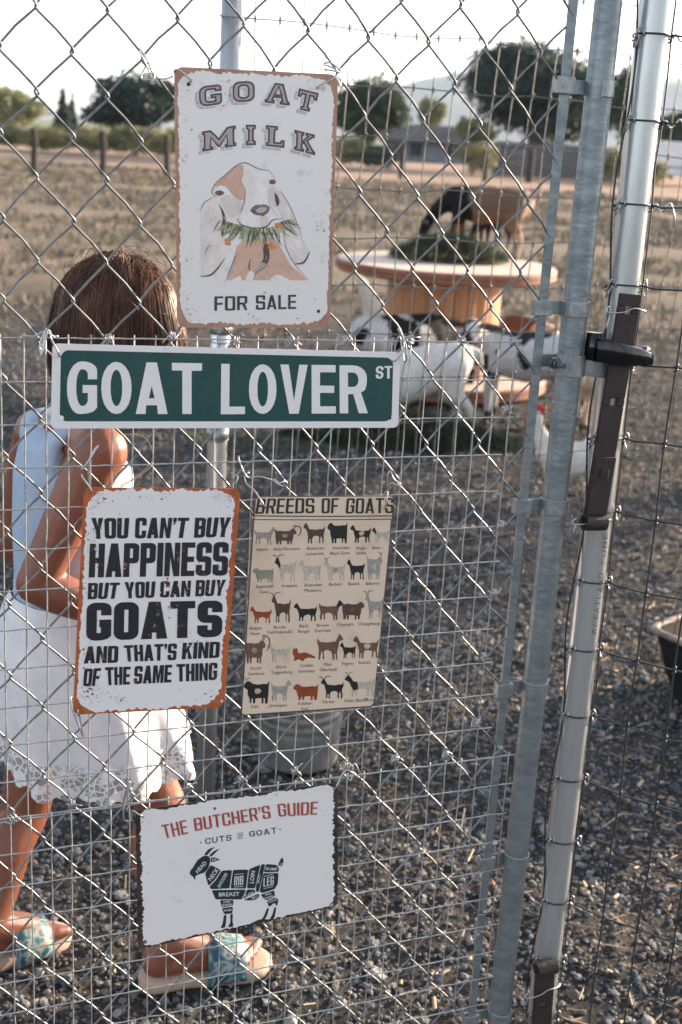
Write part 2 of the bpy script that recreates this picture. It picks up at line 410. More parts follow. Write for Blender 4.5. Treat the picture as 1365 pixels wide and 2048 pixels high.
# ---- rusty straps wired to the post
def strap(label, ptop, pbot, wid, eye, group):
    zt, zb = ptop[1], pbot[1]
    a = at_plane(ptop[0], ptop[1], PO+GN*(PR_+.006), GN); c = at_plane(pbot[0], pbot[1], PO+GN*(PR_+.006), GN)
    ax = (c-a); Ln = np.linalg.norm(ax); ax /= Ln; sd_ = np.cross(GN, ax); sd_ /= -np.linalg.norm(sd_)
    if sd_ @ GU < 0: sd_ = -sd_
    n = np.cross(ax, sd_); n = n if n @ GN > 0 else -n
    th = thing('rusty_strap', label, 'strap', a+ax*Ln*.5, group)
    hw = wid/2; b = MB()
    # plate with square holes: split in bands along its length
    def bar(l0, l1, s0, s1, h=.0032): b.add(*box(a+ax*(l0+l1)/2+sd_*(s0+s1)/2, sd_*(s1-s0)/2, n*h, ax*(l1-l0)/2))
    cuts = [.016, Ln*.46] if eye > 0 else [.055]
    last = 0.0
    for h0 in cuts:
        bar(last, h0, -hw, hw); bar(h0+.0002, h0+.0108, -hw, -.0056, .0031); bar(h0+.0002, h0+.0108, .0056, hw, .0031); last = h0+.011
    bar(last, Ln, -hw, hw)
    o = b.build('strap_plate', M_RUST, th, smooth=False); bevel(o, .001)
    if eye > 0:
        b = MB(); b.add(*box(a+ax*(Ln*.86)+n*.0052, sd_*hw*.97, n*.0021, ax*Ln*.135)); b.add(*box(a+ax*(Ln*.80)+n*.0085, sd_*.0065, n*.0014, ax*.0065))
        bevel(b.build('strap_lap', M_RUST, th, smooth=False), .0012)
    b = MB(); t = np.linspace(0, 2*math.pi, 20, endpoint=False); q = a+(ax*(Ln+.010) if eye > 0 else -ax*.010)+n*.003
    V = []; F = []
    for k, tt in enumerate(t):
        for rr in (.0115, .0080):
            for s in (-1, 1): V.append(q+ax*math.cos(tt)*rr+n*math.sin(tt)*rr+sd_*hw*s)
    m = len(t)
    for k in range(m):
        i, j = 4*k, 4*((k+1) % m); F += [(i, i+1, j+1, j), (i+2, j+2, j+3, i+3), (i, j, j+2, i+2), (i+1, i+3, j+3, j+1)]
    b.add(V, F); b.build('strap_eye', M_RUST, th, smooth=False)
    for l, off in ((.018, .03), (Ln+.004, .022)) if eye > 0 else ((.028, .02),):
        b = MB(); q = a+ax*l
        P = smooth_path([q-sd_*(hw+.012)-n*.01, q-sd_*(hw+.016)+n*.004+ax*.008, q-sd_*.6*hw+n*.007+ax*.006, q+sd_*.2*hw+n*.0075, q+sd_*(hw+.004)+n*.005+ax*.002, q+sd_*(hw+.014)-n*.004+ax*.004, q+sd_*(hw+.010)-n*.006+ax*.012], 5)
        b.add(*tube(P, .0011, 5))
        P = smooth_path([q-sd_*(hw+.012)+n*.002, q-sd_*(hw+.020)+n*.006+ax*.004, q-sd_*(hw+.016)+n*.004+ax*off, q-sd_*(hw+.012)+n*.002+ax*off*.4], 5); b.add(*tube(P, .0011, 5))
        b.build('strap_wire', M_TIE, th)
strap('rusty flat steel strap with square holes wired upright to the post across the latch', (1262, 588), (1189, 1030), .0335, 1, 'rusty straps wired to the post')
strap('dark rusty strap wired to the foot of the latch post at bottom', (1090, 1945), (1080, 2110), .0335, 0, 'rusty straps wired to the post')

# ================================================================== knotted fence and post behind the girl
B0 = _v(-.03454328, 2.59416709, .20013129+CAMZ); bp_, btl, bln = .48090266, -.00492192, -.05529566
BU = _v(math.cos(bp_)*math.cos(btl), math.sin(bp_)*math.cos(btl), math.sin(btl)); _n = _v(-math.sin(bp_), math.cos(bp_), 0)
BV = -(_v(0, 0, 1)*math.cos(bln)+_n*math.sin(bln))
def bf(c, r): return B0+BU*c*.0498713+BV*r*.1016
w = MB(); NW = .00135
cols = range(-5, 66); rows = range(-2, 16)
sag = lambda c: .006*math.sin(c*.9)+.004*math.sin(c*.37+1)
bj = {(c, r): BU*(rng.normal(0, .0012)+.003*math.sin(r*1.3+c*.2))+BV*(rng.normal(0, .0014)+.5*sag(c+r*2)) for c in range(-8, 70) for r in range(-4, 18)}
for r in rows: w.add(*tube([bf(c, r)+bj[c, r] for c in cols], NW, 5))
for c in cols: w.add(*tube([bf(c, r)+bj[c, r]+_n*.002 for r in rows], NW, 5))
for c in cols:
    for r in rows:
        q = bf(c, r)+bj[c, r]
        for s in (-1, 1): w.add(*sph(q+BV*s*.0042-_n*.001, (.0026, .0026, .0030), 6, 4))
bfence = thing('wire_fence', 'weathered knotted wire mesh fence standing between the gate and the goats', 'fence', bf(20, 16.2))
w.build('wire_mesh', M_NOCLIMB, bfence)
q = bf(-5.2, 0); dsp = at_z(410, 1600); mpost = thing('steel_post', 'round galvanised post behind the goat milk sign, between girl and bucket', 'post', (dsp[0], dsp[1], 0))
top = at_y(467, -40, q[1])
b = MB(); b.add(*tube([_v(dsp[0], dsp[1], -.05), top], .0205, 32)); b.build('post_tube', M_POST, mpost)
for py in (655, 865):
    t = (top[2]-at_y(440, py, q[1])[2])/(top[2]+.05); c = top+(_v(dsp[0], dsp[1], -.05)-top)*t
    b = MB(); b.add(*tube([c-_v(0, 0, .012), c+_v(0, 0, .012)], .0228, 32)); b.build('post_band', M_GALV, mpost)
for k in range(-2, 14):
    b = MB(); q = bf(-5, k); c = top+(_v(dsp[0], dsp[1], -.05)-top)*((top[2]-q[2])/(top[2]+.05))
    b.add(*tube([c+_v(math.cos(a)*.0225, math.sin(a)*.0225, .004*math.sin(a)) for a in np.linspace(0, 6.28, 20, endpoint=False)], .0012, 5, closed=True)); b.build('fence_wrap', M_NOCLIMB, mpost)
# post lettering
# ================================================================== lettering tools
def rounded(pts, n=5):
    """contour of (x, y) or (x, y, r) or (x, y, rx, ry) points -> polygon with rounded corners"""
    P = [np.array(p[:2], float) for p in pts]; out = []
    for i, p in enumerate(pts):
        if len(p) == 2: out.append(P[i]); continue
        rx, ry = (p[2], p[2]) if len(p) == 3 else (p[2], p[3])
        def cut(q):
            e = q-P[i]; L = np.linalg.norm(e); e = e/max(L, 1e-9); d = min(abs(e[0])*rx+abs(e[1])*ry, L*.5); return P[i]+e*d
        a, c = cut(P[i-1]), cut(P[(i+1) % len(P)])
        for t in np.linspace(0, 1, n+1):      # conic close to a quarter ellipse
            w = .72; k = (1-t)**2+2*w*t*(1-t)+t*t; out.append(((1-t)**2*a+2*w*t*(1-t)*P[i]+t*t*c)/k)
    return np.array(out)
def glyph(ch, w, s, hs, rx, ry):
    ix, iy = max(rx-s, .02), max(ry-hs, .02); R = (rx, ry); r = (ix, iy)
    O = lambda: [[(0, 0)+R, (w, 0)+R, (w, 1)+R, (0, 1)+R], [(s, hs)+r, (w-s, hs)+r, (w-s, 1-hs)+r, (s, 1-hs)+r]]
    y1, y2 = .5-hs/2, .5+hs/2
    if ch == 'I': return s, [[(0, 0), (s, 0), (s, 1), (0, 1)]]
    if ch == "'": return s*.8, [[(.1*s, .66), (.45*s, .66), (.8*s, .82), (.8*s, 1), (0, 1), (0, .8), (.3*s, .8)]]
    if ch == '.': return s*.6, [[(0, .45), (s*.6, .45), (s*.6, .45+s*.6), (0, .45+s*.6)]]
    if ch == 'O': return w, O()
    if ch == 'L': w *= .88; return w, [[(0, 0), (w, 0), (w, hs), (s, hs), (s, 1), (0, 1)]]
    if ch == 'T': a = (w-s)/2; return w, [[(a, 0), (a+s, 0), (a+s, 1-hs), (w, 1-hs), (w, 1), (0, 1), (0, 1-hs), (a, 1-hs)]]
    if ch == 'E': w *= .88; return w, [[(0, 0), (w, 0), (w, hs), (s, hs), (s, y1), (w*.94, y1), (w*.94, y2), (s, y2), (s, 1-hs), (w, 1-hs), (w, 1), (0, 1)]]
    if ch == 'F': w *= .85; return w, [[(0, 0), (s, 0), (s, y1-.02), (w*.94, y1-.02), (w*.94, y2-.02), (s, y2-.02), (s, 1-hs), (w, 1-hs), (w, 1), (0, 1)]]
    if ch == 'H': return w, [[(0, 0), (s, 0), (s, y1), (w-s, y1), (w-s, 0), (w, 0), (w, 1), (w-s, 1), (w-s, y2), (s, y2), (s, 1), (0, 1)]]
    if ch == 'U': return w, [[(0, 0)+R, (w, 0)+R, (w, 1), (w-s, 1), (w-s, hs)+r, (s, hs)+r, (s, 1), (0, 1)]]
    if ch == 'D': return w, [[(0, 0), (w, 0)+R, (w, 1)+R, (0, 1)], [(s, hs), (w-s, hs)+r, (w-s, 1-hs)+r, (s, 1-hs)]]
    if ch == 'C': return w, [[(w, .62), (w, 1)+R, (0, 1)+R, (0, 0)+R, (w, 0)+R, (w, .38), (w-s, .38), (w-s, hs)+r, (s, hs)+r, (s, 1-hs)+r, (w-s, 1-hs)+r, (w-s, .62)]]
    if ch == 'G': return w, [[(w, .66), (w, 1)+R, (0, 1)+R, (0, 0)+R, (w*.8, 0)+R, (w, .12), (w, .55), (w*.52, .55), (w*.52, .55-hs), (w-s, .55-hs), (w-s, hs)+r, (s, hs)+r, (s, 1-hs)+r, (w-s, 1-hs)+r, (w-s, .66)]]
    if ch == 'S': return w, [[(w, .68), (w, 1)+R, (0, 1)+R, (0, y1)+R, (w-s, y1-.01)+r, (w-s, hs)+r, (s, hs)+r, (s, .33), (0, .33), (0, 0)+R, (w, 0)+R, (w, y2)+R, (s, y2+.01)+r, (s, 1-hs)+r, (w-s, 1-hs)+r, (w-s, .68)]]
    if ch == 'P': return w, [[(0, 0), (s, 0), (s, .40), (w, .40)+R, (w, 1)+R, (0, 1)], [(s, .40+hs), (w-s, .40+hs)+r, (w-s, 1-hs)+r, (s, 1-hs)]]
    if ch == 'B': return w, [[(0, 0), (w, 0)+R, (w, .5)+(rx*.8, ry*.7), (w-.02, .515), (w-.01, .53)+(.02, .02), (w-.01, 1)+R, (0, 1)], [(s, hs), (w-s, hs)+r, (w-s, y1+.01)+r, (s, y1+.01)], [(s, y2+.01), (w-s, y2+.01)+r, (w-s, 1-hs)+r, (s, 1-hs)]]
    if ch == 'R': return w, [[(0, 0), (s, 0), (s, .42-.02), (w*.5, .40), (w-s, 0), (w*1.02, 0), (w*.78, .44), (w, .5)+(rx*.7, ry*.5), (w, 1)+R, (0, 1)], [(s, .40+hs), (w-s, .40+hs)+r, (w-s, 1-hs)+r, (s, 1-hs)]]
    if ch == 'A':
        w *= 1.06; a = s*.56; k = w/2-a; xl = lambda y: s*1.06+k*y; b0, b1 = .17, .17+hs*.9; yt = min((w/2-s*1.06)/k-.02, .9)
        return w, [[(0, 0), (s*1.06, 0), (xl(b0)*.9, b0), (w-xl(b0)*.9, b0), (w-s*1.06, 0), (w, 0), (w/2+a, 1), (w/2-a, 1)], [(xl(b1), b1), (w-xl(b1), b1), (w/2, max(yt, b1+.1))]]
    if ch == 'V': a = s*.55; return w, [[(w/2-a, 0), (w/2+a, 0), (w, 1), (w-s, 1), (w/2, .26), (s, 1), (0, 1)]]
    if ch == 'Y': return w, [[(w/2-s/2, 0), (w/2+s/2, 0), (w/2+s/2, .40), (w, 1), (w-s, 1), (w/2, .60), (s, 1), (0, 1), (w/2-s/2, .40)]]
    if ch == 'N': return w, [[(0, 0), (s*.9, 0), (s*.9, .56), (w-s*.95, 0), (w, 0), (w, 1), (w-s*.9, 1), (w-s*.9, .44), (s*.95, 1), (0, 1)]]
    if ch == 'M': w *= 1.28; return w, [[(0, 0), (s*.9, 0), (s*.9, .62), (w/2-s*.32, 0), (w/2+s*.32, 0), (w-s*.9, .62), (w-s*.9, 0), (w, 0), (w, 1), (w-s*1.25, 1), (w/2, .42), (s*1.25, 1), (0, 1)]]
    if ch == 'K': return w, [[(0, 0), (s, 0), (s, .32), (s+(w-s)*.22, .46), (w-s*1.02, 0), (w*1.02, 0), (w*.66, .60), (w, 1), (w-s*1.02, 1), (s, .58), (s, 1), (0, 1)]]
    if ch == 'W': w *= 1.4; return w, [[(w*.2, 0), (w*.2+s, 0), (w/2, .6), (w*.8-s, 0), (w*.8, 0), (w, 1), (w-s, 1), (w*.78-s*.2, .35), (w/2+s*.4, 1), (w/2-s*.4, 1), (w*.22+s*.2, .35), (s, 1), (0, 1)]]
    raise KeyError(ch)
def bilin(A, B, TA, TB, s, t):
    A, B, TA, TB = (np.array(q, float) for q in (A, B, TA, TB)); return A+(B-A)*s+t*((TA-A)*(1-s)+(TB-B)*s)
def fill(mb, loops, to3d, mi=0):
    """fill polygon with holes; loops are in picture coordinates"""
    loops = [np.asarray(l, float) for l in loops]
    def area(l): x, y = l[:, 0], l[:, 1]; return .5*np.sum(x*np.roll(y, -1)-np.roll(x, -1)*y)
    loops = [(l if (area(l) < 0) == (k == 0) else l[::-1]) for k, l in enumerate(loops)]
    tris = tessellate_polygon([[Vector((p[0], p[1], 0)) for p in l] for l in loops])
    V = [to3d(*p) for l in loops for p in l]; F = []
    for t in tris:
        a, b, c = (np.asarray(V[i]) for i in t); F.append(t if np.cross(b-a, c-a) @ GN > 0 else t[::-1])
    mb.add(V, F, mi)
ST_IMPACT = dict(w=.50, s=.195, hs=.16, rx=.17, ry=.12, sp=.045)
def block(mb, txt, A, B, TA, TB, to3d, st, mi=0):
    g = [glyph(c, st['w'], st['s'], st['hs'], st['rx'], st['ry']) for c in txt]
    tot = sum(x[0] for x in g)+st['sp']*(len(txt)-1); x = 0
    for (w, loops) in g:
        L = [[bilin(A, B, TA, TB, (x+p[0])/tot, p[1]) for p in rounded(l)] for l in loops]
        fill(mb, L, to3d, mi); x += w+st['sp']
_fc = {}
def plain(mb, txt, cx, cy, cap, to3d, ang=0.0, mi=0, bold=0.0, wide=1.0, shear=0.0):
    """small print in the built-in typeface, centred at (cx, cy) with cap height in picture pixels"""
    key = (txt, bold)
    if key not in _fc:
        cu = bpy.data.curves.new('t', 'FONT'); cu.body = txt; cu.align_x = 'CENTER'; cu.resolution_u = 2; cu.offset = bold
        o = bpy.data.objects.new('t', cu); C.objects.link(o); dg = bpy.context.evaluated_depsgraph_get(); e = o.evaluated_get(dg); q = e.to_mesh()
        _fc[key] = ([tuple(v.co[:2]) for v in q.vertices], [tuple(p.vertices) for p in q.polygons]); e.to_mesh_clear(); bpy.data.objects.remove(o)
    V, F = _fc[key]; k = cap/.70; ca, sa = math.cos(ang), math.sin(ang)
    Q = []
    for x, y in V:
        x, y = x*k*wide+shear*y*k, (y-.35)*k; Q.append(to3d(cx+x*ca+y*sa, cy+x*sa-y*ca))
    Q = np.array(Q); G = []
    for f in F:
        a, b, c = Q[f[0]], Q[f[1]], Q[f[2]]; G.append(f if np.cross(b-a, c-a) @ GN > 0 else f[::-1])
    mb.add(Q, G, mi)
def inset(P, t):
    P = np.asarray(P, float); n = len(P); a = np.sum(P[:, 0]*np.roll(P[:, 1], -1)-np.roll(P[:, 0], -1)*P[:, 1]); sg = 1 if a > 0 else -1; out = []
    for i in range(n):
        e1 = P[i]-P[i-1]; e2 = P[(i+1) % n]-P[i]
        l1, l2 = np.linalg.norm(e1), np.linalg.norm(e2)
        if l1 < 1e-6 or l2 < 1e-6: out.append(P[i]); continue
        n1 = np.array([-e1[1], e1[0]])/l1*sg; n2 = np.array([-e2[1], e2[0]])/l2*sg; b = n1+n2; d = max(1+n1 @ n2, .45); out.append(P[i]+b/d*t)
    return np.array(out)
def stroke(mb, pts, w, to3d, mi=0, taper=True, k=5):
    P = smooth_path(np.array([(p[0], p[1], 0) for p in pts], float), k)[:, :2]; T = np.gradient(P, axis=0); T /= np.maximum(np.linalg.norm(T, axis=1, keepdims=True), 1e-9)
    Nn = np.stack([-T[:, 1], T[:, 0]], 1); n = len(P); f = np.sin(np.linspace(.12, 1, n)*math.pi*.94) if taper else np.ones(n)
    A, B = P+Nn*(w/2*f)[:, None], P-Nn*(w/2*f)[:, None]; V = [to3d(*p) for p in A]+[to3d(*p) for p in B]; F = []
    for i in range(n-1):
        q = (i, i+1, n+i+1, n+i); a, b, c = (np.asarray(V[j]) for j in q[:3]); F.append(q if np.cross(b-a, c-a) @ GN > 0 else q[::-1])
    mb.add(V, F, mi)
def quadmap(corners):
    tl, tr, br, bl = (np.array(c, float) for c in corners)
    return lambda s, t: tl*(1-s)*(1-t)+tr*s*(1-t)+br*s*t+bl*(1-s)*t
def rrect(m0, m1, m2, m3, rx, ry, n=8):
    """rounded rectangle in 0..1 with margins left, top, right, bottom"""
    return rounded([(m0, m1, rx, ry), (1-m2, m1, rx, ry), (1-m2, 1-m3, rx, ry), (m0, 1-m3, rx, ry)], n)
def densify(P, step):
    out = []
    for i in range(len(P)):
        a, b = P[i], P[(i+1) % len(P)]; n = max(1, int(np.linalg.norm((b-a)*_v(1, 1.5))/step)); out += [a+(b-a)*k/n for k in range(n)]
    return np.array(out)
def ragged(P, amp, seed, step=.012, fx=1, fy=1):
    P = densify(P, step); r = np.random.default_rng(seed); c = P.mean(0); out = []
    for p in P:
        n1 = mnoise.noise(Vector((p[0]*9*fx+seed, p[1]*13*fy, seed))); n2 = mnoise.noise(Vector((p[0]*45+seed, p[1]*60, seed+5))); n3 = r.normal(0, .25)
        d = (c-p); d /= np.linalg.norm(d); out.append(p+d*amp*max(-.4, n1*.9+n2*.9+n3*.5+.2))
    return np.array(out)
def plate(th, corners, off, rx, ry, thick, mat_, name='plate', outline=None):
    Q = quadmap(corners); P = [Q(*p) for p in (rrect(0, 0, 0, 0, rx, ry) if outline is None else outline)]
    a = [gpx(x, y, off) for x, y in P]; b = [p-GN*thick for p in a]; n = len(P)
    F = [tuple(range(n))[::-1], tuple(range(n, 2*n))]+[(i, (i+1) % n, n+(i+1) % n, n+i) for i in range(n)]
    if np.cross(a[2]-a[0], a[n//2]-a[0]) @ GN > 0: F[0], F[1] = F[0][::-1], F[1][::-1]
    o = mesh(name, a+b, F, mat_, th, smooth=False); return o
def face(th, corners, off, outline, mat_, name):
    Q = quadmap(corners); b = MB(); fill(b, [[Q(*p) for p in outline]], lambda x, y: gpx(x, y, off)); return b.build(name, mat_, th, smooth=False)
def chips(th, corners, off, mats_, seed, n, edge, size, name='worn_paint', where=None):
    r = np.random.default_rng(seed); Q = quadmap(corners); b = MB()
    for k in range(n):
        if where is not None and r.random() < .75: c = np.array(where[r.integers(len(where))])+r.normal(0, .028, 2)*_v(1, .8)
        elif r.random() < edge:
            s = r.random(); d = abs(r.normal(0, .03))+.035; c = [np.array([d, s]), np.array([1-d, s]), np.array([s, d*.7]), np.array([s, 1-d*.7])][r.integers(4)]
        else: c = r.uniform(.06, .94, 2)
        if not (.035 < c[0] < .965 and .025 < c[1] < .975): continue
        q = Q(*c); sz = size*r.lognormal(-.3, .55); m = r.integers(5, 8); a0 = r.uniform(0, 6); st = r.uniform(.5, 1)
        P = [q+_v(math.cos(a0+t)*sz*r.uniform(.4, 1.1), math.sin(a0+t)*sz*st*r.uniform(.4, 1.1)) for t in np.arange(m)*2*math.pi/m]
        fill(b, [P], lambda x, y, o=off+k*4e-7: gpx(x, y, o), int(r.integers(len(mats_))))
    return props(b.build(name, None, th, smooth=False, mats=mats_), kind='stuff')
def hang(th, pts, offs, r=.00105, k=5):
    b = MB(); b.add(*tube(smooth_path([gpx(x, y, o) for (x, y), o in zip(pts, offs)], k), r, 6)); return b.build('hanging_wire', M_TIE, th)
def hole(th, px, py, off, r=.0022, m=None):
    b = MB(); c = gpx(px, py, off); t = np.linspace(0, 6.2832, 16, endpoint=False)
    b.add([c+GU*math.cos(a)*r+GV*math.sin(a)*r for a in t], [tuple(range(16))[::-1]]); return b.build('screw_hole', m or M_HOLE, th, smooth=False)
def paint(name, c, c2=None, ramp=(.62, .68), scale=70, rough=.32, bump=.02, det=6):
    return mat(name, c, rough, 0, c2, scale, bump, 14, det, ramp)
M_HOLE = mat('dark_hole', (.03, .03, .03), .8)
M_CHIP1 = mat('chipped_rust', (.26, .12, .07), .7); M_CHIP2 = mat('chipped_grey', (.34, .31, .29), .7); M_CHIP3 = mat('chipped_dark', (.09, .075, .07), .7); M_CHIP4 = mat('chipped_tan', (.50, .38, .31), .7)
def smp(k, ox, oy): return lambda x, y: (ox+x/k, oy+y/k)

# ================================================================== 1 goat milk sign
OFF = .0115
cs = [(349, 133), (677, 149), (660.5, 656), (355, 655)]
milk = thing('tin_sign', 'white tin sign with copper worn edge and a goat portrait chewing hay, for goat milk', 'sign', gpx(505, 655, OFF))
plate(milk, cs, OFF, .055, .035, .001, mat('copper_edge', (.42, .235, .165), .42, .1, (.33, .17, .115), 40, .1))
M_WHITE1 = mat('glossy_white_print', (.755, .725, .70), .2, 0, (.62, .59, .565), 46, .10, 9, 6, (.60, .72))
face(milk, cs, OFF+.0002, ragged(rrect(.020, .012, .020, .014, .13, .07), .014, 3), M_WHITE1, 'printed_face')
chips(milk, cs, OFF+.0003, [M_CHIP4, M_CHIP2, M_CHIP4], 11, 520, .75, 1.25, where=[(.06, .1), (.08, .2), (.05, .34), (.07, .75), (.05, .9), (.3, .05), (.3, .12), (.1, .95), (.5, .965), (.93, .6)])
z1 = smp(3.723, 340, 120)
def t1(off): return lambda x, y: gpx(*z1(x, y), off)
SL = {
 'I': [[(0, 0), (1, 0), (1, .2), (.8, .26), (.8, .74), (1, .8), (1, 1), (0, 1), (0, .8), (.2, .74), (.2, .26), (0, .2)]],
 'L': [[(0, 0), (1, 0), (1, .36), (.82, .36), (.75, .24), (.50, .24), (.50, .78), (.62, .82), (.62, 1), (0, 1), (0, .82), (.12, .78), (.12, .22), (0, .18)]],
 'T': [[(.25, 0), (.75, 0), (.75, .18), (.65, .22), (.65, .74), (.76, .74), (.82, .6), (1, .6), (1, 1), (0, 1), (0, .6), (.18, .6), (.24, .74), (.35, .74), (.35, .22), (.25, .18)]],
 'O': [[(0, 0, .32), (1, 0, .32), (1, 1, .32), (0, 1, .32)], [(.32, .24, .12), (.68, .24, .12), (.68, .76, .12), (.32, .76, .12)]],
 'G': [[(1, .66), (1, 1, .2), (.0, 1, .34), (0, 0, .34), (1, 0, .2), (1, .56), (.5, .56), (.5, .34), (.68, .34), (.68, .24), (.32, .24, .1), (.32, .76, .1), (.68, .76), (.68, .66)]],
 'A': [[(0, 0), (.40, 0), (.40, .17), (.34, .19), (.37, .29), (.63, .29), (.66, .19), (.60, .17), (.60, 0), (1, 0), (1, .17), (.93, .19), (.68, 1), (.32, 1), (.07, .19), (0, .17)], [(.41, .48), (.59, .48), (.5, .78)]],
 'M': [[(0, 0), (.34, 0), (.34, .17), (.28, .2), (.28, .56), (.46, .1), (.54, .1), (.72, .56), (.72, .2), (.66, .17), (.66, 0), (1, 0), (1, .17), (.95, .2), (.95, .8), (1, .83), (1, 1), (.74, 1), (.5, .54), (.26, 1), (0, 1), (0, .83), (.05, .8), (.05, .2), (0, .17)]],
 'K': [[(0, 0), (.48, 0), (.48, .17), (.40, .2), (.40, .36), (.45, .42), (.60, .2), (.54, .17), (.54, 0), (1, 0), (1, .17), (.93, .2), (.66, .6), (.86, .8), (.95, .83), (.95, 1), (.53, 1), (.53, .83), (.58, .8), (.40, .58), (.40, .8), (.48, .83), (.48, 1), (0, 1), (0, .83), (.09, .8), (.09, .2), (0, .17)]]}
LQ = [('G', (222, 352), (392, 328), (212, 198), (384, 178)), ('O', (468, 316), (634, 308), (466, 162), (632, 155)), ('A', (705, 316), (892, 340), (724, 162), (908, 186)), ('T', (932, 360), (1077, 396), (963, 210), (1110, 247)),
      ('M', (240, 684), (496, 640), (238, 534), (492, 486)), ('I', (566, 636), (641, 634), (566, 482), (641, 482)), ('L', (713, 640), (853, 655), (715, 484), (862, 498)), ('K', (924, 668), (1082, 710), (928, 518), (1088, 558))]
b = MB()
for ch, A, B, TA, TB in LQ:
    for li, (dx, dy) in enumerate([(-28, 22)]):
        sh = [[bilin(A, B, TA, TB, *p)+_v(dx, dy) for p in rounded(l)] for l in SL[ch]]; fill(b, sh, t1(OFF+.00035), 0)
    Ls = [np.array([bilin(A, B, TA, TB, *p) for p in rounded(l)]) for l in SL[ch]]
    fill(b, [inset(l, -6 if k == 0 else 6) for k, l in enumerate(Ls)], t1(OFF+.00042), 3)
    fill(b, Ls, t1(OFF+.0005), 1)
    fill(b, [inset(l, 14 if k == 0 else -14) for k, l in enumerate(Ls)], t1(OFF+.0006), 2)
M_BROWN = mat('brown_print', (.075, .048, .045), .4, 0, (.12, .08, .075), 90, ramp=(.55, .7))
b.build('lettering', None, milk, smooth=False, mats=[mat('grey_shade_print', (.40, .38, .375), .4, 0, (.55, .54, .53), 400, ramp=(.45, .55)), M_BROWN, mat('taupe_print', (.40, .33, .32), .4), mat('white_print', (.70, .70, .71), .3)])
b = MB(); DIN = dict(w=.56, s=.15, hs=.14, rx=.10, ry=.08, sp=.10)
block(b, 'FOR', (332, 1868), (578, 1862), (333, 1760), (578, 1757), t1(OFF+.0005), DIN); block(b, 'SALE', (642, 1860), (942, 1853), (642, 1752), (942, 1748), t1(OFF+.0005), DIN)
b.build('small_lettering', mat('dark_print', (.04, .036, .036), .4, 0, (.16, .09, .07), 130, ramp=(.6, .68)), milk, smooth=False)
# printed goat portrait
PC = dict(shade=(.60, .525, .485), white2=(.70, .68, .665), cream=(.66, .59, .55), face=(.68, .635, .61), brown=(.51, .315, .235), dark=(.075, .058, .052), mid=(.44, .33, .28), peach=(.55, .345, .265), pale=(.62, .56, .53), nose=(.15, .115, .11), noseh=(.40, .36, .35), g1=(.10, .125, .06), g2=(.30, .31, .16), g3=(.045, .055, .03), g4=(.48, .42, .25), orange=(.55, .20, .06), eye=(.25, .07, .025))
pk = list(PC); pm = [mat('ink_'+k, PC[k], .3, 0, tuple(min(1, c*1.18+.02) for c in PC[k]), 60, ramp=(.35, .7)) for k in pk]
pb_ = MB(); _lay = [0]
def ink(kind, c, pts, w=8):
    _lay[0] += 1; f = t1(OFF+.00035+_lay[0]*1.2e-6)
    if kind == 'p': fill(pb_, [rounded([(*p, 15) for p in pts], 4)], f, pk.index(c))
    elif kind == 's': stroke(pb_, pts, w, f, pk.index(c))
    elif kind == 'e': fill(pb_, [[(pts[0]+pts[2]*math.cos(a), pts[1]+pts[3]*math.sin(a)) for a in np.linspace(0, 6.283, 14, endpoint=False)]], f, pk.index(c))
ink('p', 'cream', [(228, 1120), (260, 1060), (330, 1020), (370, 1060), (400, 1130), (415, 1200), (395, 1290), (412, 1380), (415, 1470), (370, 1550), (300, 1600), (230, 1612)])
ink('p', 'pale', [(232, 1300), (260, 1130), (330, 1090), (330, 1300), (300, 1480), (240, 1560)])
ink('p', 'pale', [(780, 970), (830, 970), (880, 1060), (930, 1170), (990, 1330), (1042, 1425), (1010, 1500), (930, 1520), (870, 1400), (850, 1250), (820, 1150), (790, 1080)])
ink('p', 'peach', [(420, 1640), (470, 1510), (500, 1380), (600, 1330), (780, 1320), (830, 1400), (900, 1530), (1035, 1640)])
ink('p', 'face', [(560, 1640), (600, 1560), (640, 1600), (620, 1640)]); ink('p', 'face', [(740, 1640), (790, 1590), (900, 1640)]); ink('p', 'face', [(460, 1640), (520, 1600), (540, 1640)])
ink('p', 'dark', [(690, 1370), (738, 1372), (745, 1470), (715, 1555), (640, 1582), (700, 1480)]); ink('p', 'mid', [(430, 1630), (470, 1510), (500, 1490), (465, 1600)])
ink('p', 'mid', [(620, 1560), (700, 1500), (735, 1540), (650, 1580)])
ink('p', 'face', [(315, 980), (330, 930), (420, 850), (490, 790), (560, 765), (640, 800), (740, 825), (790, 890), (762, 950), (735, 1020), (750, 1090), (792, 1160), (742, 1236), (640, 1258), (545, 1230), (515, 1150), (450, 1190), (395, 1090), (330, 1020)])
ink('p', 'shade', [(370, 1030), (440, 1000), (520, 1040), (548, 1060), (518, 1150), (450, 1185), (400, 1100)])
ink('p', 'white2', [(345, 950), (400, 930), (430, 950), (420, 985), (345, 965)])
ink('p', 'brown', [(328, 935), (360, 890), (420, 850), (490, 790), (545, 775), (550, 830), (530, 900), (568, 960), (555, 1042), (510, 1042), (450, 990), (430, 950), (380, 930), (340, 948)])
ink('p', 'peach', [(440, 860), (500, 800), (540, 790), (540, 850), (520, 900), (545, 960), (540, 1010), (480, 960), (450, 910)])
ink('p', 'cream', [(550, 830), (600, 810), (620, 860), (600, 930), (590, 985), (565, 940)])
ink('p', 'shade', [(728, 960), (782, 930), (802, 1020), (800, 1110), (762, 1090), (738, 1020)]); ink('p', 'dark', [(778, 985), (800, 1000), (822, 1060), (800, 1100), (785, 1050)])
ink('p', 'dark', [(355, 1060), (400, 1120), (420, 1180), (410, 1260), (388, 1330), (380, 1250), (395, 1180), (380, 1110)])
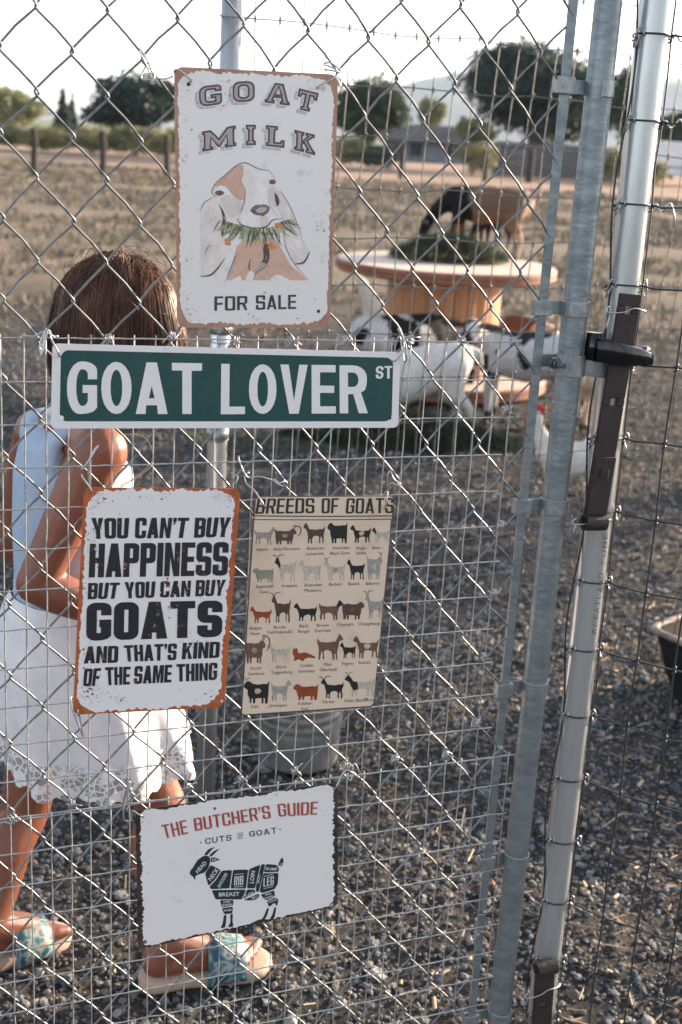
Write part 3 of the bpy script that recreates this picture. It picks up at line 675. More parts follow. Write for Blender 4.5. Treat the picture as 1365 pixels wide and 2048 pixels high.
ink('p', 'nose', [(590, 1125), (630, 1080), (700, 1072), (748, 1090), (740, 1130), (700, 1165), (630, 1165)]); ink('p', 'noseh', [(645, 1112), (690, 1092), (732, 1098), (705, 1130), (660, 1142)])
_w = np.random.default_rng(9)
for k in range(34):      # watercolour washes
    x, y, c_ = [(300+_w.uniform(-50, 60), _w.uniform(1100, 1500), 'cream'), (_w.uniform(600, 720), _w.uniform(860, 1060), 'white2'), (_w.uniform(430, 520), _w.uniform(840, 930), 'peach'), (_w.uniform(880, 960), _w.uniform(1150, 1450), 'face'), (_w.uniform(560, 720), _w.uniform(1100, 1220), 'white2')][k % 5]
    a0 = _w.uniform(0, 3); ink('p', c_, [(x+math.cos(t)*_w.uniform(14, 44)*(1 if k % 5 else .8), y+math.sin(t)*_w.uniform(16, 48)) for t in np.arange(a0, a0+6.2, .9)])
for k in range(80):      # fine brush hairs
    x, y, l = [(_w.uniform(245, 395), _w.uniform(1080, 1540), 34), (_w.uniform(830, 960), _w.uniform(1000, 1420), 34), (_w.uniform(400, 540), _w.uniform(1020, 1170), 22), (_w.uniform(480, 900), _w.uniform(1420, 1620), 40)][k % 4]
    ink('s', ['shade', 'mid', 'shade'][k % 3], [(x, y), (x+_w.normal(0, 6), y+l*.5), (x+_w.normal(0, 10), y+l)], _w.uniform(1.5, 4))
ink('p', 'nose', [(596, 1124), (636, 1086), (700, 1076), (744, 1094), (732, 1132), (694, 1158), (632, 1154)]); ink('p', 'noseh', [(632, 1122), (672, 1096), (728, 1096), (712, 1128), (668, 1144)]); ink('s', 'nose', [(690, 1150), (694, 1190), (688, 1236)], 8); ink('p', 'dark', [(606, 1126), (630, 1112), (640, 1132), (622, 1146)])
ink('s', 'mid', [(560, 1000), (548, 1080), (525, 1150)], 5); ink('s', 'mid', [(735, 1010), (742, 1070), (770, 1120), (800, 1165)], 5); ink('s', 'dark', [(312, 960), (322, 1000), (350, 1015), (395, 1002)], 4)
ink('p', 'shade', [(670, 1165), (735, 1160), (728, 1235), (680, 1245)])
for q in ([(500, 1180), (540, 1230), (640, 1252), (720, 1240), (770, 1190), (850, 1182)],): ink('s', 'dark', q, 11)
ink('e', 'dark', (370, 990, 34, 19)); ink('e', 'eye', (366, 991, 24, 13)); ink('e', 'dark', (372, 990, 9, 9)); ink('e', 'dark', (765, 908, 25, 19)); ink('e', 'eye', (768, 908, 17, 13)); ink('e', 'dark', (766, 908, 7, 7))
_r = np.random.default_rng(5)
for k in range(150):
    t = _r.random(); x = 440+t*460; y = 1205+45*math.sin(t*3.1)-(25 if t > .8 else 0); l = _r.uniform(50, 175)*(1-.3*abs(t-.5)); a = (t-.5)*2.2+_r.normal(0, .35)
    ink('s', ['g1', 'g2', 'g3', 'g4', 'g1', 'g2'][_r.integers(6)], [(x, y), (x+math.sin(a)*l*.5, y+math.cos(a)*l*.55), (x+math.sin(a)*l*1.0+_r.normal(0, 8), y+math.cos(a)*l)], _r.uniform(3.5, 11))
for x, y in [(424, 1340), (440, 1368), (428, 1362), (752, 1372), (778, 1392), (764, 1398), (800, 1225), (822, 1238), (745, 1395)]: ink('e', 'orange', (x, y, 18, 13))
for q, w in [([(230, 1612), (300, 1602), (350, 1560), (415, 1472)], 12), ([(330, 930), (420, 850), (490, 790), (560, 765), (640, 800), (690, 818), (740, 825), (790, 890)], 6), ([(820, 972), (880, 1060), (930, 1170), (990, 1330)], 4), ([(930, 1520), (1000, 1505), (1045, 1425)], 14), ([(228, 1120), (260, 1060), (330, 1020)], 5), ([(520, 1150), (555, 1060), (568, 960)], 4), ([(420, 1640), (470, 1510), (500, 1440)], 5), ([(850, 1250), (860, 1380), (930, 1520), (1035, 1640)], 4), ([(310, 990), (330, 940), (345, 930)], 5), ([(620, 1640), (650, 1580), (740, 1520)], 4), ([(325, 1280), (360, 1215), (390, 1190)], 7), ([(265, 1450), (280, 1400), (310, 1370)], 4), ([(600, 1480), (590, 1540), (600, 1570)], 8)]: ink('s', 'dark', q, w)
pb_.build('goat_print', None, milk, smooth=False, mats=pm)
hole(milk, 377.5, 168.5, OFF+.0004); hole(milk, 647, 177, OFF+.0004, .003, mat('bare_hole', (.5, .48, .46), .4)); hole(milk, 637.5, 622.5, OFF+.0004); hole(milk, 380.5, 628.5, OFF+.0004, .002, mat('pale_hole', (.6, .5, .42), .5))
hang(milk, [(378, 166), (383, 161), (374, 152), (356, 139), (349, 143), (352, 150)], [.008, .015, .018, .017, .010, .004]); hang(milk, [(349, 152), (330, 158), (312, 157), (304, 164), (309, 150), (297, 126), (283, 156), (302, 160)], [.004, .007, .009, .011, .008, .006, .008, .012]); hang(milk, [(309, 162), (300, 130), (281, 98), (284, 112), (302, 148)], [.006, .009, .005, .010, .012])
hang(milk, [(641, 177), (634, 175), (642, 170), (664, 158), (676, 150), (672, 140), (658, 132), (648, 128), (662, 126), (682, 140), (690, 146)], [.008, .016, .019, .018, .013, .010, .006, .009, .012, .009, .004]); hang(milk, [(648, 139), (664, 141), (680, 145), (692, 146)], [.012, .014, .012, .006]); hang(milk, [(676, 150), (678, 166), (680, 172), (683, 160)], [.006, .010, .006, .002])

# ================================================================== 2 street sign
OFF = .013
cs = [(105.5, 687), (801, 704.5), (797, 855.5), (102, 857)]
street = thing('street_sign', 'long green street name sign with white border reading GOAT LOVER ST', 'sign', gpx(450, 856, OFF))
plate(street, cs, OFF, .016, .06, .001, mat('white_border', (.745, .725, .715), .35, 0, (.62, .60, .59), 30, ramp=(.62, .8)))
face(street, cs, OFF+.0002, rrect(.025, .075, .0195, .085, .022, .10), mat('green_sign_paint', (.011, .062, .060), .36, 0, (.022, .074, .069), 18, .05, 120, 6, (.4, .75)), 'green_field')
f = lambda x, y: gpx(x, y, OFF+.0004); b = MB(); ARI = dict(w=.60, s=.185, hs=.15, rx=.30, ry=.46, sp=.085)
block(b, 'GOAT', (134.5, 828), (404.5, 828), (134.5, 722), (404.5, 726.5), f, ARI); block(b, 'LOVER', (442, 828.5), (735, 826.5), (443, 727.5), (734, 731), f, ARI); block(b, 'ST', (752, 757.5), (785, 757), (752, 732), (785, 732), f, dict(ARI, s=.2))
b.build('lettering', mat('reflective_white', (.745, .72, .715), .4), street, smooth=False)
chips(street, cs, OFF+.0005, [M_CHIP2, M_CHIP4, mat('pale_scratch', (.45, .5, .48), .6)], 23, 70, .8, .7, where=[(.03, .4), (.03, .6), (.02, .8), (.1, .9)])
hole(street, 123, 836, OFF+.0005, .0030, mat('bright_hole', (.75, .78, .82), .5)); hole(street, 780, 836, OFF+.0005, .0024)
hang(street, [(124, 712), (119, 712), (115, 700), (104, 680), (98, 663), (92, 660), (86, 690), (83, 712), (87, 700), (93, 668), (99, 660), (104, 672), (117, 672)], [.008, .018, .021, .016, .012, .010, .012, .014, .016, .014, .010, .008, .006]); hang(street, [(112, 676), (95, 668), (88, 700), (84, 714), (80, 690), (88, 664), (70, 672), (44, 673), (42, 678)], [.012, .015, .017, .015, .010, .008, .007, .006, .006])
hang(street, [(784, 721), (790, 722), (800, 712), (808, 700), (806, 676), (798, 662), (797, 658), (804, 668), (812, 690), (814, 718), (809, 722), (805, 700), (799, 672), (789, 700)], [.009, .018, .021, .018, .012, .010, .011, .014, .018, .020, .016, .012, .008, .004]); hang(street, [(806, 680), (820, 684), (826, 686), (818, 676), (808, 674)], [.010, .012, .008, .005, .004])

# ================================================================== 3 happiness sign
OFF = .0125
cs = [(169, 975), (482, 977), (449, 1414), (146, 1430)]
happy = thing('tin_sign', 'white tin sign with orange rust edge and bold black words about happiness and goats', 'sign', gpx(300, 1420, OFF))
plate(happy, cs, OFF, .05, .035, .001, mat('orange_rust_edge', (.46, .115, .03), .5, 0, (.30, .08, .03), 46, .12))
face(happy, cs, OFF+.0002, ragged(rrect(.020, .006, .032, .010, .14, .08), .015, 8, .010), mat('white_print_worn', (.745, .72, .70), .36, 0, (.60, .60, .61), 30, .02, 12, 6, (.6, .75)), 'printed_face')
z3 = smp(3.845, 135, 960); f = lambda x, y: gpx(*z3(x, y), OFF+.0006); fw = lambda x, y: gpx(*z3(x, y), OFF+.0004)
b = MB(); bw = MB(); I = ST_IMPACT
for txt, A, B, TA, TB, st in [
  ('YOU', (198, 453), (466, 450), (184, 292), (478, 292), I), ("CAN'T", (520, 450), (915, 445), (526, 290), (940, 290), I), ('BUY', (974, 445), (1234, 438), (984, 290), (1262, 287), I),
  ('HAPPINESS', (165, 750), (1232, 735), (174, 490), (1244, 476), dict(I, w=.46, s=.185)),
  ('BUT', (157, 918), (385, 913), (162, 792), (408, 788), I), ('YOU', (450, 912), (668, 905), (440, 785), (680, 780), I), ('CAN', (712, 905), (945, 897), (718, 778), (953, 773), I), ('BUY', (984, 896), (1200, 890), (991, 770), (1222, 766), I),
  ('GOATS', (145, 1238), (1190, 1206), (150, 945), (1196, 926), dict(I, w=.72, s=.30, hs=.2, rx=.26, ry=.2, sp=.07)),
  ('AND', (127, 1412), (390, 1405), (137, 1280), (395, 1275), I), ("THAT'S", (445, 1398), (838, 1385), (434, 1272), (846, 1256), I), ('KIND', (880, 1379), (1168, 1367), (889, 1252), (1176, 1243), I),
  ('OF', (122, 1588), (240, 1583), (132, 1452), (262, 1446), I), ('THE', (300, 1579), (480, 1573), (290, 1440), (488, 1435), I), ('SAME', (510, 1570), (800, 1556), (519, 1432), (808, 1420), I), ('THING', (843, 1552), (1150, 1538), (840, 1416), (1157, 1404), I)]:
    block(b, txt, A, B, TA, TB, f, st)
b.build('lettering', mat('black_print_worn', (.020, .020, .024), .42, 0, (.30, .11, .06), 75, .02, 30, 8, (.635, .67)), happy, smooth=False)
chips(happy, cs, OFF+.0003, [M_CHIP1, M_CHIP2, M_CHIP3, M_CHIP4], 31, 640, .72, 1.35, where=[(.06, .08), (.1, .04), (.13, .05), (.03, .2), (.04, .26), (.06, .22), (.04, .32), (.03, .45), (.05, .6), (.06, .75), (.05, .9), (.1, .93), (.3, .95), (.9, .93), (.93, .06), (.2, .92), (.15, .87)])
chips(happy, cs, OFF+.0007, [M_CHIP1, mat('chipped_orange', (.42, .16, .08), .7), mat('chipped_white', (.55, .54, .54), .6)], 33, 260, .1, 1.25, name='lettering_wear', where=[(.09, .2), (.1, .25), (.12, .33), (.33, .36), (.55, .43), (.57, .46), (.68, .46), (.55, .56), (.6, .56), (.75, .68), (.85, .7), (.8, .47), (.78, .36), (.9, .37)])
hole(happy, 444, 1402, OFF+.0004, .002, mat('pale_hole2', (.6, .6, .6), .5))
hang(happy, [(178, 985), (185, 986), (180, 975), (166, 955), (164, 950)], [.008, .018, .019, .014, .008]); hang(happy, [(180, 978), (177, 950), (178, 925), (186, 905), (196, 892), (194, 897), (176, 925), (163, 938), (170, 933), (184, 912), (187, 905)], [.006, .013, .014, .014, .016, .018, .016, .013, .010, .008, .012])
hang(happy, [(470, 985), (472, 972), (476, 957), (474, 950), (468, 960), (464, 976)], [.008, .017, .018, .014, .006, .003]); hang(happy, [(148, 1400), (142, 1395), (146, 1420), (160, 1456), (166, 1472), (165, 1460), (157, 1420), (156, 1432)], [.006, .010, .016, .018, .012, .012, .016, .018])

# ================================================================== 4 breeds sign
OFF = .012
cs = [(511, 993), (790, 991), (748, 1413), (481, 1431)]
breed = thing('tin_sign', 'tan parchment chart of small goat pictures headed BREEDS OF GOATS', 'sign', gpx(615, 1425, OFF))
plate(breed, cs, OFF, .03, .02, .001, mat('dark_plate_edge', (.12, .10, .085), .5, .3))
face(breed, cs, OFF+.0002, rrect(.006, .004, .006, .004, .03, .02), mat('parchment_print', (.67, .53, .405), .42, 0, (.48, .345, .235), 9, .02, 12, 5, (.5, .8)), 'printed_face')
z4 = smp(4.0147, 470, 960); f = lambda x, y: gpx(*z4(x, y), OFF+.0005)
b = MB(); BEB = dict(w=.44, s=.13, hs=.12, rx=.14, ry=.10, sp=.075)
block(b, 'BREEDS', (163, 272), (640, 266), (185, 150), (640, 146), f, BEB); block(b, 'OF', (697, 268), (826, 266), (700, 147), (835, 146), f, BEB); block(b, 'GOATS', (890, 270), (1275, 266), (900, 147), (1275, 145), f, BEB)
b.build('lettering', mat('black_heading', (.025, .025, .026), .45), breed, smooth=False)
b = MB()
for q, w in [([(158, 288), (700, 292), (1268, 288)], 9), ([(156, 318), (700, 320), (1262, 314)], 7), ([(1255, 318), (1205, 1050), (1128, 1800)], 4), ([(1272, 320), (1222, 1050), (1142, 1808)], 4), ([(60, 1890), (600, 1855), (1100, 1822)], 6), ([(160, 160), (110, 1000), (54, 1880)], 5)]: stroke(b, q, w, f, 0, False)
for txt, x, y in [('Alpine', 218, 556), ('Altai Mountain', 416, 552), ('American', 646, 547), ('Lamancha', 642, 590), ('Anatolian', 855, 543), ('Black Goat', 845, 586), ('Anglo-', 1020, 545), ('Nubia', 1013, 585), ('Boer', 1138, 542),
  ('Appenzell', 238, 853), ('Goat', 236, 896), ('Arapawa', 437, 847), ('Australian', 630, 841), ('Miniature', 626, 885), ('Barbari', 808, 836), ('Beetal', 955, 832), ('Bilberry', 1107, 830),
  ('Belgian', 168, 1188), ('Fawn', 164, 1232), ('Bionda', 361, 1180), ("Dell'Adamello", 362, 1220), ('Black', 555, 1171), ('Bengal', 553, 1214), ('Brown', 707, 1165), ('Shorthair', 708, 1208), ('Chyangra', 886, 1158), ('Changthangi', 1080, 1152),
  ('Dutch', 169, 1510), ('Landrace', 174, 1553), ('Dutch', 374, 1500), ('Toggenburg', 376, 1542), ('Golden', 578, 1488), ('Guemsey', 574, 1533), ('Mini', 747, 1480), ('Oberhasli', 751, 1521), ('Pygmy', 906, 1472), ('Saanen', 1041, 1464),
  ('Irish', 160, 1818), ('Jamnapari', 350, 1808), ('Kalahari', 566, 1792), ('Red', 562, 1836), ('Verata', 750, 1780), ('Valais Blackneck', 995, 1768)]:
    plain(b, txt, x, y, 25, f, -.035, 0, .0, 1.0)
b.build('small_lettering', mat('dark_small_print', (.06, .055, .05), .5), breed, smooth=False)
GS = [(0, .76), (.05, .86), (.10, .96), (.16, .98), (.19, .9), (.29, .68), (.45, .67), (.62, .65), (.80, .69), (.90, .67), (1, .84), (.985, .62), (.95, .5), (.92, .36), (.95, .22), (.93, 0), (.875, 0), (.885, .2), (.83, .36), (.79, .22), (.785, .02), (.73, .02), (.74, .3), (.64, .37), (.45, .32), (.41, .2), (.41, 0), (.35, 0), (.345, .25), (.30, .22), (.285, 0), (.225, 0), (.245, .3), (.20, .48), (.15, .7), (.07, .71)]
GB = [(0, .70), (.04, .82), (.12, .93), (.22, .95), (.34, .82), (.55, .80), (.80, .84), (.90, .80), (1, .97), (.98, .7), (.97, .45), (.95, .25), (.93, 0), (.85, 0), (.84, .22), (.78, .24), (.77, 0), (.70, 0), (.70, .24), (.45, .22), (.44, 0), (.37, 0), (.36, .22), (.31, .2), (.30, 0), (.23, 0), (.22, .24), (.17, .34), (.15, .6), (.08, .62)]
GL = [(.02, .62), (.08, .80), (.10, .98), (.16, .82), (.22, .98), (.24, .70), (.3, .55), (.55, .62), (.75, .48), (1, .30), (.98, .2), (.7, .26), (.5, .12), (.52, 0), (.4, .02), (.3, .16), (.12, .0), (.06, .05), (.12, .22), (.06, .45)]
TAN, DBR, BLK, CRM, GRY, RED, BRN, OLV = (.33, .27, .21), (.09, .055, .045), (.018, .018, .02), (.50, .43, .35), (.33, .31, .28), (.27, .06, .02), (.16, .085, .055), (.26, .26, .18)
gm = [mat('goat_ink_%s' % n, c, .45, 0, tuple(x*.72 for x in c), 240, ramp=(.45, .6)) for n, c in zip(('tan', 'chocolate', 'black', 'cream', 'grey', 'red', 'brown', 'olive'), (TAN, DBR, BLK, CRM, GRY, RED, BRN, OLV))]
gn = dict(TAN=0, DBR=1, BLK=2, CRM=3, GRY=4, RED=5, BRN=6, OLV=7)
b = MB(); L_ = 0
for x0, y0, x1, y1, c, shp, fl, hn, pat in [
  (158, 372, 332, 520, 'TAN', GS, 1, 0, None), (322, 385, 500, 518, 'DBR', GB, 1, 3, 'TAN'), (548, 340, 725, 510, 'DBR', GS, 0, 0, None), (742, 335, 908, 508, 'BLK', GB, 0, 0, None), (925, 358, 1095, 505, 'BLK', GS, 0, 0, 'CRM'), (1100, 380, 1240, 500, 'CRM', GS, 0, 0, 'BLKh'),
  (140, 700, 318, 820, 'OLV', GB, 0, 0, None), (320, 615, 495, 815, 'CRM', GS, 0, 2, 'BLKh'), (515, 638, 697, 808, 'CRM', GS, 0, 0, None), (712, 640, 890, 808, 'CRM', GS, 0, 1, 'TAN'), (898, 632, 1045, 800, 'BLK', GS, 0, 0, None), (1062, 600, 1190, 800, 'GRY', GB, 1, 1, 'CRM'),
  (118, 1012, 295, 1150, 'RED', GS, 0, 0, None), (295, 920, 450, 1145, 'DBR', GS, 0, 2, None), (472, 985, 662, 1135, 'BLK', GS, 0, 0, None), (675, 960, 870, 1125, 'BRN', GS, 1, 0, 'BLKh'), (860, 970, 1045, 1120, 'DBR', GB, 1, 0, 'BRN'), (1045, 905, 1195, 1115, 'GRY', GS, 0, 2, None),
  (85, 1275, 250, 1472, 'BRN', GB, 1, 3, 'TAN'), (258, 1305, 445, 1465, 'CRM', GS, 0, 0, None), (458, 1340, 650, 1455, 'RED', GL, 0, 0, None), (662, 1230, 872, 1445, 'BRN', GS, 1, 0, None), (843, 1300, 975, 1432, 'BLK', GS, 0, 0, None), (948, 1248, 1158, 1430, 'BRN', GS, 0, 0, 'CRM'),
  (70, 1605, 278, 1795, 'BLK', GB, 0, 1, 'CRM'), (292, 1598, 455, 1775, 'GRY', GS, 1, 0, None), (465, 1632, 672, 1768, 'RED', GB, 0, 0, None), (690, 1590, 875, 1755, 'BLK', GS, 0, 2, None), (880, 1560, 1130, 1738, 'CRM', GS, 0, 1, 'BLKf')]:
    L_ += 1; fo = lambda x, y, o=OFF+.0004+L_*2e-6: gpx(*z4(x, y), o); fo2 = lambda x, y, o=OFF+.00048+L_*2e-6: gpx(*z4(x, y), o)
    w, h = x1-x0, y1-y0; mp = lambda p: (x0+(1-p[0] if fl else p[0])*w, y1-p[1]*h-(p[0]*0))
    rs = np.random.default_rng(L_); jit_ = [(p[0]+rs.normal(0, .008), p[1]+rs.normal(0, .008)) for p in shp]
    fill(b, [rounded([(*mp(p), 6) for p in jit_], 2)], fo, gn[c])
    if pat:
        k = pat[-1] if pat[-1] in 'hf' else ''; pc = gn[pat.rstrip('hf')]
        R_ = {'h': [(.0, .76), (.05, .86), (.10, .96), (.16, .98), (.19, .9), (.27, .68), (.24, .5), (.15, .66), (.07, .71)], 'f': [(0, .76), (.10, .96), (.19, .9), (.29, .68), (.42, .66), (.45, .34), (.3, .25), (.22, .45), (.15, .66), (.07, .71)], '': [(.45, .62), (.6, .64), (.7, .55), (.62, .42), (.48, .40), (.42, .5)]}[k]
        fill(b, [rounded([(*mp(p), 5) for p in R_], 2)], fo2, pc)
    hc = gn['DBR']
    if hn == 1: stroke(b, [mp((.13, .95)), mp((.18, 1.06)), mp((.30, 1.12))], 5, fo2, hc); stroke(b, [mp((.11, .95)), mp((.08, 1.06)), mp((.0, 1.10))], 5, fo2, hc)
    if hn == 2: stroke(b, [mp((.14, .95)), mp((.25, 1.06)), mp((.48, 1.07))], 7, fo2, hc); stroke(b, [mp((.10, .95)), mp((.02, 1.05)), mp((-.12, 1.04))], 7, fo2, hc)
    if hn == 3: stroke(b, [mp((.12, .92)), mp((.0, 1.12)), mp((-.18, .95)), mp((-.12, .6)), mp((.02, .5))], 9, fo2, hc); stroke(b, [mp((.16, .95)), mp((.12, 1.14)), mp((-.02, 1.1))], 8, fo2, hc)
b.build('goat_pictures_print', None, breed, smooth=False, mats=gm)
chips(breed, cs, OFF+.0003, [mat('parchment_stain', (.40, .30, .22), .5)], 41, 90, .9, 1.0, name='printed_stains')
hole(breed, 733, 1398, OFF+.0007, .0022, mat('grey_hole', (.18, .18, .18), .6))
hang(breed, [(534, 1018), (529, 1012), (522, 1000), (514, 988), (506, 978), (494, 968), (490, 955), (497, 945), (500, 950)], [.008, .018, .019, .015, .012, .010, .008, .006, .003]); hang(breed, [(478, 912), (479, 922), (490, 948), (499, 955), (518, 953), (545, 960), (556, 968), (567, 972), (570, 962), (560, 966), (548, 958)], [.006, .012, .014, .012, .013, .013, .012, .009, .012, .016, .012])
hang(breed, [(769, 1018), (771, 1014), (774, 1000), (776, 985), (772, 984), (768, 996), (760, 1010)], [.008, .017, .018, .015, .012, .008, .003]); hang(breed, [(778, 986), (775, 960), (780, 942), (788, 958), (802, 968), (795, 971), (783, 966), (777, 978)], [.006, .011, .012, .013, .014, .016, .013, .008])

# ================================================================== 5 butcher sign
OFF = .014
cs = [(271, 1621), (676, 1565), (676, 1813), (277, 1899)]
butch = thing('tin_sign', 'wide white tin sign with dark worn edge and a sectioned goat silhouette of meat cuts', 'sign', gpx(475, 1856, OFF))
Q0 = ragged(rrect(0, 0, 0, 0, .03, .05), .004, 21, .02)
plate(butch, cs, OFF, .02, .03, .001, mat('black_worn_edge', (.022, .018, .017), .5, .1, (.09, .055, .04), 50), outline=Q0)
face(butch, cs, OFF+.0002, ragged(rrect(.022, .008, .018, .012, .04, .06), .015, 17, .009), mat('white_print_clean', (.745, .715, .69), .35, 0, (.60, .60, .60), 12, .02, 12, 5, (.6, .8)), 'printed_face')
z5 = smp(3.174, 260, 1550); f = lambda x, y: gpx(*z5(x, y), OFF+.0005); fs = lambda x, y: gpx(*z5(x+5, y+5), OFF+.0004)
b = MB(); b2 = MB(); OSW = dict(w=.42, s=.115, hs=.10, rx=.13, ry=.10, sp=.085)
for txt, A, B, TA, TB in [('THE', (220, 404), (370, 370), (198, 320), (356, 284)), ("BUTCHER'S", (414, 355), (896, 272), (404, 276), (884, 192)), ('GUIDE', (946, 264), (1188, 250), (936, 184), (1196, 168))]:
    block(b, txt, A, B, TA, TB, f, OSW); block(b2, txt, A, B, TA, TB, fs, OSW)
b.build('heading', mat('red_print', (.40, .065, .040), .4, 0, (.33, .05, .03), 50), butch, smooth=False)
b2.build('heading_shade', mat('light_grey_print', (.52, .51, .51), .4), butch, smooth=False)
b = MB(); MON = dict(w=.72, s=.15, hs=.15, rx=.34, ry=.40, sp=.20)
block(b, 'CUTS', (480, 440), (648, 415), (478, 402), (645, 378), f, MON); block(b, 'GOAT', (760, 393), (936, 370), (757, 358), (931, 332), f, MON); block(b, 'OF', (687, 396), (721, 392), (685, 378), (720, 374), f, MON)
stroke(b, [(683, 372), (723, 367)], 3, f, 0, False); stroke(b, [(683, 405), (723, 400)], 3, f, 0, False)
for x, y in ((450, 428), (954, 345)): fill(b, [[(x+5*math.cos(a), y+5*math.sin(a)) for a in np.linspace(0, 6.283, 10, endpoint=False)]], f)
b.build('subheading', mat('slate_print', (.022, .040, .045), .4), butch, smooth=False)
b = MB(); RR = lambda P: rounded([(*p, 8) for p in P], 3)
for P in [[(378, 618), (400, 590), (430, 540), (470, 512), (505, 515), (512, 545), (500, 590), (475, 620), (435, 632), (418, 640), (414, 672), (404, 645), (388, 638)], [(470, 508), (500, 470), (545, 455), (520, 475), (490, 512)], [(502, 515), (530, 485), (575, 465), (548, 490), (518, 520)], [(512, 525), (540, 522), (575, 538), (545, 548), (515, 555)],
  [(478, 625), (515, 570), (580, 605), (540, 665), (500, 705)], [(585, 607), (650, 603), (633, 720), (515, 725), (505, 710), (545, 670)], [(656, 603), (752, 600), (738, 721), (640, 720)], [(758, 598), (830, 568), (795, 720), (744, 720)], [(836, 566), (860, 566), (818, 745), (800, 740), (802, 700)], [(866, 565), (930, 570), (948, 590), (945, 615), (850, 618)],
  [(848, 624), (945, 622), (940, 690), (920, 725), (840, 750), (824, 740)], [(520, 731), (738, 727), (712, 790), (545, 790)], [(745, 727), (792, 727), (800, 745), (735, 780), (718, 788)], [(722, 794), (820, 752), (825, 770), (800, 792), (760, 797)], [(938, 577), (965, 520), (978, 540), (968, 580)], [(572, 795), (660, 795), (655, 830), (585, 840)], [(585, 845), (655, 836), (652, 878), (600, 885)],
  [(598, 889), (615, 887), (610, 945), (605, 970), (575, 972), (590, 945)], [(638, 883), (655, 880), (652, 930), (660, 962), (622, 968), (640, 935)], [(830, 760), (918, 732), (922, 770), (865, 798)], [(870, 802), (925, 776), (945, 790), (935, 835), (918, 810), (885, 840)], [(872, 845), (886, 842), (870, 900), (845, 925), (835, 922), (855, 890)], [(918, 840), (930, 838), (925, 880), (915, 915), (888, 912), (905, 890)]]:
    fill(b, [RR(P)], f)
b.build('goat_diagram', mat('diagram_ink', (.018, .032, .037), .4), butch, smooth=False)
b = MB(); f2 = lambda x, y: gpx(*z5(x, y), OFF+.0007)
for txt, x, y, cap, a, wd in [('HEAD', 452, 585, 24, -.85, 1), ('NECK', 530, 632, 26, -.95, .9), ('SHOULDER', 588, 668, 20, -1.05, .72), ('LOIN', 778, 648, 26, -1.45, .95), ('SIRLOIN', 818, 660, 14, -1.38, .8), ('RUMP', 900, 596, 19, .06, 1.05), ('BREAST', 630, 757, 25, -.03, 1.1), ('FLANK', 760, 757, 18, -.4, .8), ('BELLY', 795, 776, 13, -.35, .9), ('FORE', 617, 806, 12, -.05, 1.1), ('SHANK', 618, 824, 14, -.05, 1), ('KNEE', 622, 858, 13, -.1, 1.1), ('HIND', 878, 756, 12, -.2, 1), ('SHANK', 884, 775, 13, -.3, .95), ('HOCK', 908, 798, 13, -.4, 1), ('EAR', 537, 537, 13, -.05, 1), ('TAIL', 958, 568, 11, -.9, 1)]:
    plain(b, txt, x, y, cap, f2, a, 0, .012, wd)
block(b, 'RIB', (662, 702), (720, 696), (665, 645), (722, 638), f2, dict(OSW, w=.36)); block(b, 'LEG', (848, 710), (914, 697), (850, 655), (915, 640), f2, dict(OSW, w=.36))
for q in ([(665, 632), (724, 626)], [(662, 712), (722, 706)], [(850, 645), (912, 630)], [(850, 722), (912, 706)]): stroke(b, q, 3, f2, 0, False)
b.build('diagram_lettering', mat('white_small_print', (.66, .66, .67), .4), butch, smooth=False)
chips(butch, cs, OFF+.0003, [M_CHIP3, M_CHIP4, M_CHIP1], 51, 170, .93, 1.1, where=[(.03, .1), (.03, .3), (.02, .5), (.03, .7), (.03, .9), (.97, .2), (.975, .4), (.97, .6), (.5, .02), (.25, .55), (.2, .7), (.3, .03), (.7, .03)])
hole(butch, 290, 1884, OFF+.0005, .003, mat('brown_hole', (.16, .10, .08), .5)); hole(butch, 663.5, 1810, OFF+.0005, .003, mat('grey_hole2', (.35, .34, .33), .5))
hang(butch, [(289, 1638), (286, 1633), (277, 1628), (266, 1622), (262, 1640), (250, 1640), (247, 1620), (250, 1590), (260, 1562), (256, 1580), (248, 1604), (252, 1618), (262, 1606), (262, 1576)], [.008, .018, .019, .014, .012, .013, .014, .014, .016, .018, .014, .008, .006, .010])
hang(butch, [(666, 1580), (671, 1577), (677, 1566), (682, 1552), (694, 1540), (708, 1548), (722, 1556), (716, 1536), (708, 1528), (702, 1560), (688, 1548)], [.008, .018, .019, .016, .010, .012, .014, .012, .008, .012, .014])
# stencil on the latch post
b = MB(); TH = dict(w=.56, s=.10, hs=.10, rx=.2, ry=.2, sp=.22)
def post_map(px, py):
    for _ in range(1): pass
    q = at_plane(px, py, PO+GN*PR_, GN); z = q[2]; c = post_pt(z, 0, 0); side = post_pt(z, math.pi/2, 1)-c; n = post_pt(z, 0, 1)-c
    d = ray(px, py); o = CAM-c; R2 = PR_+.0004
    a2 = np.array([d @ side, d @ n]); o2 = np.array([o @ side, o @ n]); A_ = a2 @ a2; B_ = 2*a2 @ o2; C_ = o2 @ o2-R2*R2; D_ = max(B_*B_-4*A_*C_, 0)
    return CAM+d*((-B_-math.sqrt(D_))/(2*A_))
z6 = smp(5.12, 1140, 1100)
block(b, 'WHEATLAND', (268, 872), (352, 245), (220, 868), (303, 235), lambda x, y: post_map(*z6(x, y)), TH)
block(b, 'TUBE', (368, 170), (392, -170), (322, 160), (345, -170), lambda x, y: post_map(*z6(x, y)), TH)
b.build('stencil_lettering', mat('faded_stencil', (.10, .105, .105), .6), post, smooth=False)
